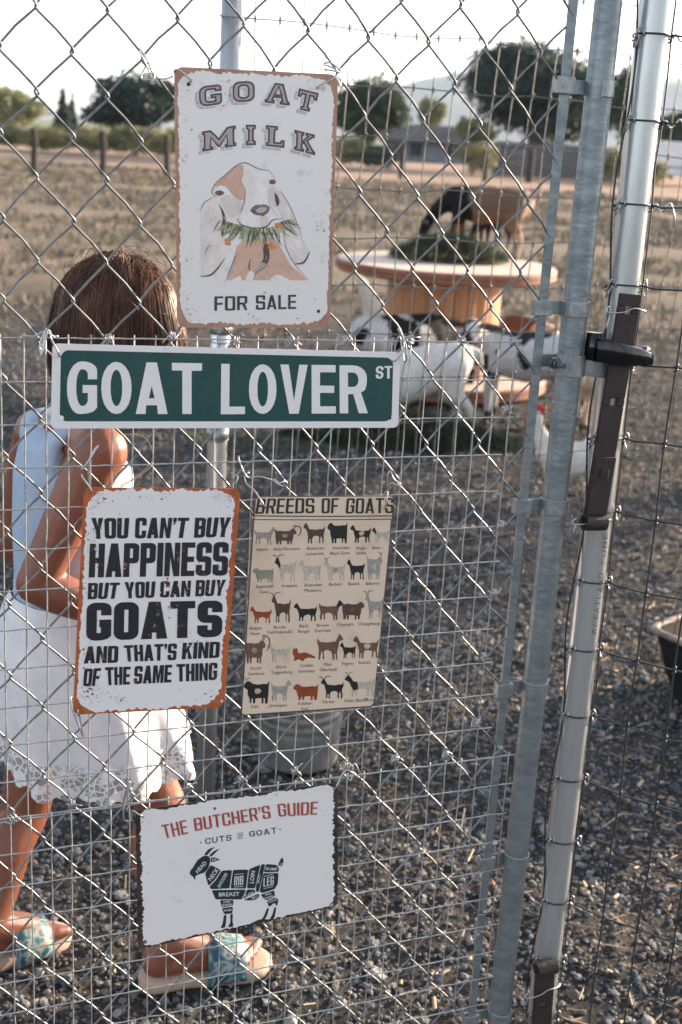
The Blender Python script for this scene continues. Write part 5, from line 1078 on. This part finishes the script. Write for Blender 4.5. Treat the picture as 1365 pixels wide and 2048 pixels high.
L_DARK = leafmat('dark_leaves', (.018, .042, .040), (.032, .060, .046)); L_MID = leafmat('mid_leaves', (.030, .060, .046), (.055, .088, .050)); L_LIGHT = leafmat('light_leaves', (.15, .17, .08), (.22, .22, .11)); L_CYP = leafmat('cypress_leaves', (.022, .045, .040), (.035, .06, .045)); L_YEL = leafmat('yellow_green_leaves', (.25, .23, .11), (.16, .17, .08))
def leaves(blobs, n, size, seed, jitter=.16):
    r = np.random.default_rng(seed); vol = np.array([b[1][0]*b[1][1]*b[1][2] for b in blobs]); pick = r.choice(len(blobs), n, p=vol/vol.sum())
    d = r.normal(0, 1, (n, 3)); d /= np.linalg.norm(d, axis=1, keepdims=True); q = r.random(n)**.42
    ce = np.array([b[0] for b in blobs])[pick]; ra = np.array([b[1] for b in blobs])[pick]
    lump = np.array([1+.46*mnoise.noise(Vector((c[0]*.5+v[0]*2.2, c[1]*.5+v[1]*2.2, c[2]*.5+v[2]*2.2))) for c, v in zip(ce, d)]); P = ce+d*ra*(q*lump*(1+jitter*r.normal(0, .5, n)))[:, None]
    a = r.normal(0, 1, (n, 3)); a /= np.linalg.norm(a, axis=1, keepdims=True); u = np.cross(a, r.normal(0, 1, (n, 3))); u /= np.linalg.norm(u, axis=1, keepdims=True); s = size*r.lognormal(-.1, .35, n)[:, None]
    V = np.stack([P-a*s, P+u*s*.55, P+a*s, P-u*s*.55], 1).reshape(-1, 3); return V, np.arange(n*4).reshape(-1, 4)
def tree(label, px0, px1, yt, yb, Y, lm, n=4200, size=.20, seed=0, shape='round', trunk=True, cat='tree', name='tree', group=None, nb=11, ybot=None):
    c = at_y((px0+px1)/2, yb, Y); c[2] = 0; top = at_y((px0+px1)/2, yt, Y)[2]; hw = (px1-px0)/2*Y/FPX; r = np.random.default_rng(seed)
    t = thing(name, label, cat, c, group); z0 = top*.30 if trunk else .05
    if ybot is not None: z0 = max(.2, at_y((px0+px1)/2, ybot, Y)[2])
    bl = []
    if shape == 'round':
        zc = (top+z0)/2; hz2 = (top-z0)/2
        bl.append((c+_v(0, 0, zc), (hw*.72, hw*.72, hz2*.80)))
        for k in range(nb):
            a = r.uniform(0, 6.283); e = r.uniform(-.75, .85); q = math.sqrt(1-e*e)
            bl.append((c+_v(hw*.66*q*math.cos(a), hw*.66*q*math.sin(a), zc+hz2*.68*e), tuple(np.array([hw*.36, hw*.36, hz2*.33])*r.uniform(.55, 1.3))))
    else:
        for k in range(9):
            f = k/8; bl.append((c+_v(r.normal(0, hw*.06), r.normal(0, hw*.06), z0+(top-z0)*(.05+.88*f)), (hw*(1-f*.82), hw*(1-f*.82), (top-z0)*.13)))
    V, F = leaves(bl, int(n*2.6), size*.56, seed); V[:, 2] = np.maximum(V[:, 2], .03); mesh('crown', V, F, lm, t, False)
    if trunk or shape != 'round':
        b = MB(); R_ = max(.05, hw*.055); b.add(*tube(smooth_path([c-_v(0, 0, .1), c+_v(R_*.4, 0, z0*.6+.1), c+_v(-R_*.3, 0, z0+.3), c+_v(0, 0, (z0+top)*.55)], 3), np.linspace(R_*1.3, R_*.4, 10), 9))
        if shape == 'round':
            for p, ra in bl[1:7]: b.add(*tube(smooth_path([c+_v(0, 0, z0*.8+.1), (c+_v(0, 0, z0)+p)/2+_v(0, 0, .2), p], 3), np.linspace(R_*.5, R_*.12, 7), 6))
        b.build('trunk', M_BARK, t)
    return t
tree('wide dark evergreen tree with rounded crown above the second field post', 158, 380, 138, 318, 60, L_DARK, 6500, .19, 1, ybot=272)
tree('big dark tree with ragged top behind the gate upright', 918, 1220, 72, 335, 62, L_DARK, 12000, .22, 2, nb=24, ybot=300)
tree('dark green tree just right of the goat milk sign', 660, 812, 136, 330, 66, L_MID, 4800, .20, 3, ybot=285)
tree('sunlit light green tree at the left edge', -60, 92, 172, 300, 78, L_LIGHT, 4200, .22, 4, ybot=262)
tree('tall narrow dark cypress left of the wide dark tree', 104, 152, 178, 300, 72, L_CYP, 2600, .16, 5, 'cone', ybot=290)
tree('short slim cypress beside the taller one', 130, 160, 186, 300, 74, L_CYP, 1500, .15, 6, 'cone', ybot=290)
tree('small pale green tree standing alone against the hills', 828, 884, 192, 330, 95, L_LIGHT, 1500, .24, 7, ybot=265)
tree('dark leafy tree between the gate upright and latch post', 1192, 1300, 108, 335, 70, L_MID, 2800, .2, 8, ybot=300)
tree('low olive tree right of the latch post', 1290, 1400, 222, 330, 75, L_MID, 2200, .22, 9, ybot=298)
tree('yellowish sapling beside the low house', 905, 985, 232, 335, 58, L_LIGHT, 1600, .15, 10, ybot=290)
for k, (x0, x1, yt, yb, Y, lm, lab) in enumerate([(-30, 60, 244, 312, 56, L_LIGHT, 'pale green shrub behind the leftmost field post'), (45, 118, 252, 315, 55, L_YEL, 'yellowish shrub right of the leftmost field post'), (105, 178, 244, 312, 57, L_LIGHT, 'pale green shrub below the tall cypress'), (160, 215, 256, 316, 55, L_YEL, 'low yellowish shrub behind the second field post'), (212, 285, 248, 314, 56, L_LIGHT, 'pale green shrub between the second and third field posts'), (276, 345, 254, 318, 55, L_YEL, 'yellow green shrub behind the third field post'), (335, 410, 250, 318, 56, L_LIGHT, 'pale shrub half hidden by the goat milk sign'),
    (660, 728, 268, 330, 58, L_YEL, 'yellow green shrub at the right edge of the goat milk sign'), (725, 790, 285, 332, 56, L_MID, 'green shrub left of the low house post'), (930, 985, 275, 335, 57, L_YEL, 'dry yellow shrub behind the thin field post'), (1205, 1262, 290, 345, 56, L_YEL, 'dry shrub right of the gate upright'), (1262, 1330, 318, 352, 54, L_LIGHT, 'low shrub in front of the white trailer')]):
    tree(lab, x0-18, x1+18, yt-3, yb+4, Y, lm, 1500, .11, 30+k, trunk=False, cat='shrub', name='shrub', group='shrubs along the far field', nb=7)
# low house
hc_ = at_y(845, 330, 84); hc_[2] = 0; house = thing('house', 'low blue grey house with dark pitched roof in front of the hills', 'house', hc_)
def hp(px, py, Y=84): return at_y(px, py, Y)
x0, x1 = hp(770, 330)[0]-hc_[0], hp(950, 330)[0]-hc_[0]; zt = hp(850, 284)[2]; zr = hp(850, 254)[2]
b = MB(); b.add(*[(np.array(V)+hc_, F) for V, F in [abox(x0, x1, 0, 5, 0, zt)]][0]); b.build('wall', mat('blue_grey_siding', (.17, .20, .23), .8, 0, (.13, .155, .18), 3), house, smooth=False)
b = MB(); V = [hc_+_v(x, y, z) for x, y, z in [(x0-.4, -.45, zt-.12), (x1+.4, -.45, zt-.12), (x1+.4, 2.5, zr), (x0-.4, 2.5, zr), (x1+.4, 5.45, zt-.12), (x0-.4, 5.45, zt-.12)]]; V += [v+_v(0, 0, .16) for v in V]
b.add(V, [(0, 1, 2, 3), (3, 2, 4, 5), (6, 9, 8, 7), (9, 11, 10, 8), (0, 6, 7, 1), (5, 4, 10, 11), (0, 3, 9, 6), (3, 5, 11, 9), (1, 7, 8, 2), (2, 8, 10, 4)]); b.build('roof', mat('dark_shingles', (.035, .037, .042), .85, 0, (.05, .05, .055), 4), house, smooth=False)
for px in (800, 832, 905):
    c = hp(px, 300); b = MB(); b.add(*abox(c[0]-.5, c[0]+.5, hc_[1]-.06, hc_[1]-.01, c[2]-.5, c[2]+.45)); w_ = b.build('window', mat('window_frame', (.2, .21, .22), .6), house, smooth=False)
    b = MB(); b.add(*abox(c[0]-.42, c[0]+.42, hc_[1]-.075, hc_[1]-.063, c[2]-.42, c[2]+.37)); b.build('pane', mat('dark_glass', (.02, .03, .04), .08), w_, smooth=False)
b = MB(); c = hp(925, 262, 85.5); b.add(*abox(c[0]-.2, c[0]+.2, c[1]-.2, c[1]+.2, zt+.05, hp(925, 232, 85.5)[2])); b.build('chimney', mat('chimney_pipe', (.12, .12, .125), .7), house, smooth=False)
# grey board wall right of the house
wl_ = at_y(1085, 335, 60); wl_[2] = 0; wallt = thing('board_fence', 'long dark grey board fence under the big dark tree', 'fence', wl_)
xa, xb, zt = at_y(985, 330, 60)[0], at_y(1230, 330, 60)[0], at_y(1085, 287, 60)[2]; b = MB(); x = xa; _r = np.random.default_rng(3)
while x < xb: w_ = .145; b.add(*abox(x, x+w_-.008, 60+_r.normal(0, .006), 60.03, .02, zt+_r.normal(0, .015))); x += w_
b.build('boards', mat('grey_boards', (.105, .115, .125), .85, 0, (.075, .08, .09), 3), wallt, smooth=False)
b = MB()
for z in (.3, zt*.8): b.add(*abox(xa, xb, 60.032, 60.08, z, z+.09))
b.build('rail', M_OLDW, wallt, smooth=False)
# white trailer
tc_ = at_y(1350, 322, 60); tc_[2] = 0; tr = thing('trailer', 'white box trailer parked far off at the right edge', 'trailer', tc_)
xa, zb, zt = at_y(1308, 318, 60)[0], .45, at_y(1340, 283, 60)[2]; xb = xa+4.6
b = MB(); b.add(*abox(xa, xb, 60, 62.2, zb, zt)); bevel(b.build('box_body', mat('white_trailer_paint', (.72, .73, .75), .45, 0, (.6, .61, .63), 2), tr, smooth=False), .08, 3)
b = MB(); b.add(*abox(xa+.05, xb-.05, 59.985, 59.998, zb+.32, zb+.42)); b.build('stripe', mat('grey_trailer_stripe', (.25, .28, .32), .5), tr, smooth=False)
for x in (xa+2.0, xa+2.9):
    b = MB(); b.add(*tube([_v(x, 60.0, .36), _v(x, 60.28, .36)], .36, 20)); w_ = b.build('wheel', mat('tyre_rubber', (.02, .02, .02), .8), tr, smooth=False)
    b = MB(); b.add(*tube([_v(x, 59.97, .36), _v(x, 60.0, .36)], .18, 16)); b.build('rim', M_GALV, w_, smooth=False)
b = MB(); b.add(*tube([_v(xa, 61.1, .5), _v(xa-.9, 61.1, .45)], .05, 8)); b.add(*tube([_v(xa-.8, 61.1, 0), _v(xa-.8, 61.1, .5)], .04, 8)); b.build('tow_bar', M_OLDW, tr)
# unseen tree added off to the right, shaped to shade the pen floor
sc_ = _v(.6, 4.55, 0)+_v(math.sin(SUN_AZ), math.cos(SUN_AZ), 0)*12.2; shade = thing('tree', 'unseen leafy tree added beyond the right edge to shade the pen', 'tree', sc_)
bl = [(sc_+_v(0, 0, 3.75), (1.0, 1.0, .75))]+[(sc_+_v(.8*math.cos(a), .8*math.sin(a), 3.7+.35*math.sin(a*2.3)), (.55, .55, .45)) for a in np.arange(0, 6.2, .9)]
V, F = leaves(bl, 3400, .085, 77); mesh('crown', V, F, L_MID, shade, False)
b = MB(); b.add(*tube([sc_-_v(0, 0, .1), sc_+_v(.05, 0, 1.5), sc_+_v(0, .04, 3.6)], [.12, .09, .05], 10))
for p, ra in bl[1:]: b.add(*tube([sc_+_v(0, 0, 2.4), (sc_+_v(0, 0, 2.6)+p)/2, p], [.04, .03, .012], 6))
b.build('trunk', M_BARK, shade)
# ================================================================== the girl
F_ = _v(.86, .51, 0); R_v = _v(.51, -.86, 0); UP = _v(0, 0, 1)
girl = thing('person', 'girl with brown hair in pale blue top and white lace skirt, head bowed, behind gate', 'person', _v(-.36, 1.90, 0))
M_SKIN = mat('tanned_skin', (.225, .080, .045), .46, 0, (.175, .060, .034), 14, .05, 160, ramp=(.35, .7)); M_SKIN.node_tree.nodes['Principled BSDF'].inputs['Subsurface Weight'].default_value = .12
M_SKIN.node_tree.nodes['Principled BSDF'].inputs['Subsurface Radius'].default_value = (.02, .008, .004)
J = dict(neck=at_y(168, 775, 1.955), head=at_y(226, 644, 1.985), sR=at_y(200, 902, 1.835), sL=at_y(78, 868, 2.055), eR=at_y(72, 1168, 1.80), wR=at_y(228, 1232, 1.815), hR_=at_y(300, 1262, 1.84), eL=at_y(28, 1085, 2.09), wL=at_y(160, 1190, 2.13),
         chest=at_y(148, 945, 1.945), waist=at_y(138, 1140, 1.95), pel=at_y(150, 1275, 1.945), hipR=at_y(176, 1330, 1.89), hipL=at_y(108, 1325, 2.0), kR=at_y(322, 1610, 1.915), kL=at_y(52, 1612, 1.96))
def loft(mb, C_, la, fw, n=28, closed=True):
    V = []
    for c, l, f in zip(C_, la, fw):
        for a in np.arange(n)*2*math.pi/n: V.append(c+R_v*l*math.cos(a)+F_*f*math.sin(a))
    m = len(C_); F = [(i*n+k, i*n+(k+1) % n, (i+1)*n+(k+1) % n, (i+1)*n+k) for i in range(m-1) for k in range(n)]
    if closed: F += [tuple(range(n))[::-1], tuple((m-1)*n+k for k in range(n))]
    mb.add(V, F)
shm = (J['sR']+J['sL'])/2
TC = [J['pel']-_v(0, 0, .05), J['pel']+_v(0, 0, .03), J['waist'], (J['waist']+J['chest'])/2, J['chest'], shm*.8+J['chest']*.2+_v(0, 0, .005), shm*.75+J['neck']*.25]
TL = [.10, .122, .094, .100, .110, .105, .062]; TF = [.085, .100, .080, .086, .088, .070, .045]
b = MB(); loft(b, TC, TL, TF)
def slimb(mb, P, r_):
    Q = smooth_path(np.array([(*p, t) for p, t in zip(P, r_)]), 5); limb(mb, Q[:, :3], Q[:, 3], 14)
HF = F_*.72+R_v*.36-UP*.58; HF /= np.linalg.norm(HF); HR = np.cross(HF, UP); HR /= np.linalg.norm(HR); HU = np.cross(HR, HF); HU = HU if HU[2] > 0 else -HU
def HD(f, r, u): return J['head']+HF*f+HR*r+HU*u
limb(b, [J['neck']-_v(0, 0, .03), J['neck']+(J['head']-J['neck'])*.4, HD(-.02, 0, -.03)], [.042, .040, .045], 14)
b.add(*sph(J['head']+HU*.012, (.069, .087, .090), 20, 14, ax=[HR, HF, HU])); b.add(*sph(HD(.030, 0, -.055), (.052, .058, .055), 14, 10, ax=[HR, HF, HU])); b.add(*sph(HD(.068, 0, -.088), .020, 10, 7)); limb(b, [HD(.088, 0, -.005), HD(.102, 0, -.034)], [.009, .013], 8)
b.add(*sph(HD(.088, 0, -.066), (.020, .010, .009), 10, 7, ax=[HR, HF, HU])); b.add(*sph(HD(.075, .033, -.035), .024, 10, 7)); b.add(*sph(HD(.075, -.033, -.035), .024, 10, 7))
for s in (-1, 1): b.add(*sph(HD(-.008, .074*s, -.018), (.010, .020, .030), 10, 8, ax=[HR, HF, HU]))
for S, E, Wr in (('sR', 'eR', 'wR'), ('sL', 'eL', 'wL')):
    d = J[E]-J[S]; q = J[Wr]-J[E]
    limb(b, [shm*.35+J[S]*.65+_v(0, 0, .004), J[S]], [.040, .044], 12); slimb(b, [J[S], J[S]+d*.30, J[S]+d*.65, J[E]], [.043, .0405, .035, .0315]); slimb(b, [J[E], J[E]+q*.3, J[E]+q*.7, J[Wr]], [.0315, .0335, .027, .0205])
    # hand: palm, four curled fingers, thumb
    hd = q/np.linalg.norm(q); side = np.cross(hd, UP); side /= np.linalg.norm(side); nrm = np.cross(side, hd); p0 = J[Wr]+hd*.012
    for k in range(4): limb(b, [p0+side*(.018-.012*k)*.6, p0+hd*.052+side*(.021-.014*k)], [.0125, .0105], 8)
    for k, L_ in enumerate((.048, .056, .052, .040)):
        a = p0+hd*.056+side*(.021-.014*k); m1 = a+hd*L_*.45-nrm*.006; m2 = m1+hd*L_*.33-nrm*.012; m3 = m2+hd*L_*.16-nrm*.014
        for u, v_, r1, r2 in ((a, m1, .0078, .0072), (m1, m2, .0072, .0066), (m2, m3, .0066, .0056)): limb(b, [u, v_], [r1, r2], 7)
    a = p0+hd*.012+side*.022; limb(b, [a, a+hd*.020+side*.018-nrm*.006, a+hd*.042+side*.022-nrm*.014], [.0115, .0092, .0072], 8)
FEET = []
for s, hip, kn, heel, toe in ((1, 'hipR', 'kR', _v(-.305, 1.825, 0), _v(-.085, 1.905, 0)), (-1, 'hipL', 'kL', _v(-.612, 1.825, 0), _v(-.462, 1.955, 0))):
    fd = toe-heel; FL = np.linalg.norm(fd); fd /= FL; sd2 = np.cross(fd, UP); ank = heel+fd*.045+_v(0, 0, .085)
    h, k = J[hip], J[kn]; cal = k+(ank-k)*.33-fd*.014
    slimb(b, [h, h+(k-h)*.5, k-(k-h)*.12, k, k+(ank-k)*.12, cal, k+(ank-k)*.7, ank], [.062, .055, .046, .0445, .042, .0455, .033, .0275])
    g = _v(0, 0, .023)
    limb(b, [heel+fd*.028+g+_v(0, 0, .024), ank], [.027, .028], 12); limb(b, [ank+fd*.01, heel+fd*.11+g+_v(0, 0, .034), heel+fd*(FL-.055)+g+_v(0, 0, .018)], [.029, .027, .020], 12)
    limb(b, [heel+fd*.028+g+_v(0, 0, .022), heel+fd*.10+sd2*.008*s+g+_v(0, 0, .020), heel+fd*(FL-.06)+sd2*.014*s+g+_v(0, 0, .015)], [.025, .020, .017], 12)
    limb(b, [heel+fd*.10-sd2*.004*s+g+_v(0, 0, .022), heel+fd*(FL-.055)-sd2*.016*s+g+_v(0, 0, .016)], [.021, .018], 12)
    for j in range(5):
        o_ = (-.027+.0135*j)*s; L_ = (.046, .044, .040, .034, .026)[j]; r_ = (.0115, .0085, .008, .0075, .007)[j]; a = heel+fd*(FL-.062-.003*j)+sd2*o_*.9+g+_v(0, 0, .013)
        limb(b, [a, a+fd*L_*.6+_v(0, 0, .002), a+fd*L_-_v(0, 0, .003)], [r_*.95, r_, r_*.92], 8)
    FEET.append((s, heel, toe, fd, sd2, FL))
remeshed('body', b, .0038, M_SKIN, girl, 2)
# eyes, brows (seen only from in front)
for s in (-1, 1):
    b = MB(); b.add(*sph(HD(.080, .030*s, .006), .0095, 12, 8)); e = b.build('eye', mat('eye_white', (.6, .57, .53), .2), girl); b = MB(); b.add(*sph(HD(.0885, .030*s, .004), .0042, 10, 7)); b.build('iris', mat('brown_iris', (.05, .025, .012), .15), e)
b = MB(); b.add(*sph(HD(.0945, 0, -.066), (.017, .004, .0045), 10, 6, ax=[HR, HF, HU])); b.build('lips', mat('lips', (.40, .13, .10), .4), girl)
# ---- top
b = MB(); k_ = .0065
loft(b, [J['waist']-_v(0, 0, .055), J['waist'], (J['waist']+J['chest'])/2, J['chest'], shm*.45+J['chest']*.55, shm*.85+J['chest']*.15+_v(0, 0, .010), shm*.80+J['neck']*.20+_v(0, 0, .004)], [.108, .096+k_, .103+k_, .108+k_, .100, .088, .056], [.092, .082+k_, .088+k_, .089+k_, .087, .076, .054], 48)
for s in (1, -1):   # shoulder straps lying on the body
    for q in (0, .012, -.012): limb(b, smooth_path([shm*.62+J['chest']*.38+R_v*(.060*s+q)+F_*.050, shm+R_v*(.066*s+q)+F_*.040+UP*.026, shm+R_v*(.066*s+q)-F_*.038+UP*.026, shm*.62+J['chest']*.38+R_v*(.062*s+q)-F_*.050], 4), .012, 8)
remeshed('tank_top', b, .0045, mat('pale_blue_cotton', (.37, .455, .57), .85, 0, (.32, .40, .51), 26, .35, 30), girl, 9)
# ---- skirt with lace hem
hemc = at_y(200, 1502, 1.945); zc = [J['waist']+_v(0, 0, -.035), J['waist']*.5+J['pel']*.5, J['pel']+_v(0, 0, -.01), at_y(168, 1375, 1.945), at_y(188, 1445, 1.945), hemc]
rl = [.110, .124, .146, .158, .164, .168]; rf = [.095, .112, .138, .152, .158, .162]
N_ = 144
def skirt_ring(t, off=0.0, drop=0.0):
    t2 = t*(len(zc)-1); i = min(int(t2), len(zc)-2); f = t2-i; c = zc[i]*(1-f)+zc[i+1]*f; l = rl[i]*(1-f)+rl[i+1]*f; w = rf[i]*(1-f)+rf[i+1]*f; out = []
    for k in range(N_):
        a = 2*math.pi*k/N_; am = .008+.075*t*t; fo = 1+am*math.sin(7*a+1.2+t*1.1)*.7+am*.55*math.sin(12*a+.4-t*.8)+am*.3*math.sin(19*a+t)
        sc_ = .009*abs(math.sin(a*16))*drop; out.append(c+R_v*(l*fo+off)*math.cos(a)+F_*(w*fo+off)*math.sin(a)-UP*sc_)
    return out
def ringmesh(name, ts, m, parent, off=0.0, last_drop=0.0):
    R_ = [skirt_ring(t, off, last_drop if i == len(ts)-1 else 0) for i, t in enumerate(ts)]; V, F = loftrings(R_); return mesh(name, V, F, m, parent, True)
M_SKIRT = mat('white_cotton_voile', (.68, .66, .68), .8, 0, (.62, .60, .62), 30, .15, 60)
skirt = ringmesh('skirt', np.linspace(0, .845, 22), M_SKIRT, girl)
M_LACE = mat('white_lace', (.72, .70, .71), .8, 0, (.66, .64, .65), 60)
nt = M_LACE.node_tree; bs = nt.nodes['Principled BSDF']; vo = nt.nodes.new('ShaderNodeTexVoronoi'); vo.feature = 'DISTANCE_TO_EDGE'; vo.inputs['Scale'].default_value = 75
nz = nt.nodes.new('ShaderNodeTexNoise'); nz.inputs['Scale'].default_value = 48; nz.inputs['Detail'].default_value = 2; tcn = nt.nodes.new('ShaderNodeTexCoord'); nt.links.new(tcn.outputs['Object'], vo.inputs['Vector']); nt.links.new(tcn.outputs['Object'], nz.inputs['Vector'])
r1 = nt.nodes.new('ShaderNodeMapRange'); r1.inputs[1].default_value = .05; r1.inputs[2].default_value = .13; r1.inputs[3].default_value = 1; r1.inputs[4].default_value = .35; nt.links.new(vo.outputs['Distance'], r1.inputs[0])
r2 = nt.nodes.new('ShaderNodeMapRange'); r2.inputs[1].default_value = .50; r2.inputs[2].default_value = .56; r2.inputs[3].default_value = 0; r2.inputs[4].default_value = 1; nt.links.new(nz.outputs[0], r2.inputs[0])
mx_ = nt.nodes.new('ShaderNodeMath'); mx_.operation = 'MAXIMUM'; nt.links.new(r1.outputs[0], mx_.inputs[0]); nt.links.new(r2.outputs[0], mx_.inputs[1]); nt.links.new(mx_.outputs[0], bs.inputs['Alpha'])
ringmesh('lace_hem', np.linspace(.80, 1.0, 9), M_LACE, skirt, .0025, 1.0)
# ---- sandals
def footprint(heel, fd, sd2, FL, grow=0.0, s=1):
    P = [(0, .0), (.006, .020), (.03, .030), (.08, .028), (.13, .034), (FL-.045, .043), (FL-.015, .036), (FL+.004, .012), (FL+.002, -.012), (FL-.018, -.036), (FL-.05, -.041), (.13, -.032), (.08, -.027), (.03, -.029), (.006, -.019)]
    Q = smooth_path([(a-.004, c, 0) for a, c in P+[P[0]]], 4)[:-1]; return [heel+fd*(q[0]*(1+grow))+sd2*q[1]*(1+grow*2.4)*1.0 for q in Q]
M_SOLE = mat('beige_foam_sole', (.42, .31, .24), .7, 0, (.36, .26, .20), 40); M_BAND = bpy.data.materials.new('tropical_print_band'); M_BAND.use_nodes = True
nt = M_BAND.node_tree; bs = nt.nodes['Principled BSDF']; bs.inputs['Roughness'].default_value = .5; tcn = nt.nodes.new('ShaderNodeTexCoord'); nz = nt.nodes.new('ShaderNodeTexNoise'); nz.inputs['Scale'].default_value = 46; nz.inputs['Detail'].default_value = 1.5; nt.links.new(tcn.outputs['Object'], nz.inputs['Vector'])
cr = nt.nodes.new('ShaderNodeValToRGB'); cr.color_ramp.interpolation = 'CONSTANT'; el = cr.color_ramp.elements; el[0].position = 0; el[0].color = (.02, .05, .10, 1); el[1].position = .40; el[1].color = (.05, .15, .165, 1)
for p, c in ((.47, (.22, .28, .27, 1)), (.52, (.30, .24, .16, 1)), (.56, (.04, .11, .17, 1)), (.63, (.05, .19, .15, 1)), (.68, (.25, .27, .25, 1))): e = el.new(p); e.color = c
nt.links.new(nz.outputs[0], cr.inputs[0]); nt.links.new(cr.outputs[0], bs.inputs['Base Color'])
for s, heel, toe, fd, sd2, FL in FEET:
    P = footprint(heel, fd, sd2, FL); n = len(P); b = MB(); V, F = loftrings([[p+_v(0, 0, z) for p in footprint(heel, fd, sd2, FL, g)] for g, z in ((-.02, .001), (0, .006), (.01, .014), (0, .022), (-.03, .024))]); F += [tuple(range(n))[::-1], tuple(4*n+k for k in range(n))]; b.add(V, F)
    sa = b.build('sandal', M_SOLE, girl)
    b = MB(); V = []; m = 18
    for u, rise in ((FL-.125, .066), (FL-.10, .062), (FL-.075, .054), (FL-.055, .048)):
        for k in range(m):
            a = math.pi*k/(m-1); V.append(heel+fd*(u+.006*math.sin(a))+sd2*(.043*math.cos(a))+_v(0, 0, .012+rise*math.sin(a)**.75))
    F = [(i*m+k, i*m+k+1, (i+1)*m+k+1, (i+1)*m+k) for i in range(3) for k in range(m-1)]; b.add(V, F); o = b.build('band', M_BAND, sa); md = o.modifiers.new('t', 'SOLIDIFY'); md.thickness = .004
# ---- hair: cap and falling strands
M_HAIR = mat('brown_hair', (.070, .028, .013), .40, 0, (.17, .080, .042), 26, 0, ramp=(.45, .7), spec=.5, stretch=(1, 1, .15)); r = np.random.default_rng(12); b = MB()
V, F = sph(J['head']+HU*.010-HF*.004, (.072, .090, .095), 26, 18, ax=[HR, HF, HU]); Vn = np.array(V)-J['head']; keep = (Vn @ HF < .050) & (Vn @ HU > -.055) | (Vn @ HU > .045)
F = [f for f in F if all(keep[i] for i in f)]
hair = mesh('hair', V, F, M_HAIR, girl)
c0 = J['head']+HU*.010-HF*.004
def inside(p): d = p-c0; return math.sqrt((d @ HR/.074)**2+(d @ HF/.091)**2+(d @ HU/.098)**2)
pt = HD(-.01, .0, .10)
for k in range(9500):
    d = r.normal(0, 1, 3); d /= np.linalg.norm(d); f, l, u = d @ HF, d @ HR, d @ HU
    if u < -.15 or f > .40+.35*(u-.4) : continue
    p = c0+HR*l*.074+HF*f*.091+HU*u*.098; out = HR*l*1.1+HF*f*.4+HU*u*.1-HU*.0
    v = out-d*(out @ d); v = v/max(np.linalg.norm(v), .2)*.010; pts = [p]; ln = int(r.uniform(9, 16)); g = r.normal(0, .0007, 3)
    for i in range(ln):
        v = v*.80+_v(0, 0, -.0058)+g*.4+F_*(.0012 if f > .1 else -.0002); p = p+v; q = inside(p); lim = 1.02+.07*r.random()**2
        if q < lim: dd = p-c0; p = c0+dd*(lim/q); v = v-dd/np.linalg.norm(dd)*min(0, v @ dd/np.linalg.norm(dd))
        dl = p-(J['neck']*.5+c0*.5); low = max(0, min(1, (c0[2]-.02-p[2])/.09)); hor = R_v*(dl @ R_v)*.16+F_*(dl @ F_)*.10; p = p-hor*low
        if p[2] < J['neck'][2]-.005: break
        pts.append(p.copy())
    if len(pts) < 4: continue
    b.add(*tube(pts, np.linspace(.00095, .0004, len(pts)), 3, cap=False))
for k in range(190):
    a = r.normal(0, 1, 3); a /= np.linalg.norm(a)
    if a[2] < .1: continue
    p = c0+HR*(a @ HR)*.078+HF*(a @ HF)*.095+HU*(a @ HU)*.102; t_ = np.cross(a, r.normal(0, 1, 3)); t_ /= np.linalg.norm(t_); L_ = r.uniform(.03, .07)
    b.add(*tube([p, p+t_*L_*.4+a*.009, p+t_*L_*.8+a*.010, p+t_*L_+a*.004], [.0005, .0005, .0004, .0002], 3, cap=False))
b.build('strands', M_HAIR, hair)
# ================================================================== hazy air
hm = bpy.data.materials.new('haze'); hm.use_nodes = True; nt = hm.node_tree; nt.nodes.remove(nt.nodes['Principled BSDF']); pv = nt.nodes.new('ShaderNodeVolumePrincipled')
pv.inputs['Color'].default_value = (.66, .84, 1.0, 1); pv.inputs['Density'].default_value = .00013; pv.inputs['Anisotropy'].default_value = .2; nt.links.new(pv.outputs[0], nt.nodes['Material Output'].inputs['Volume'])
V, F = abox(-4500, 4500, -60, 5600, -22, 260); hz_o = mesh('haze', V, F, hm, None, False); props(hz_o, kind='stuff')
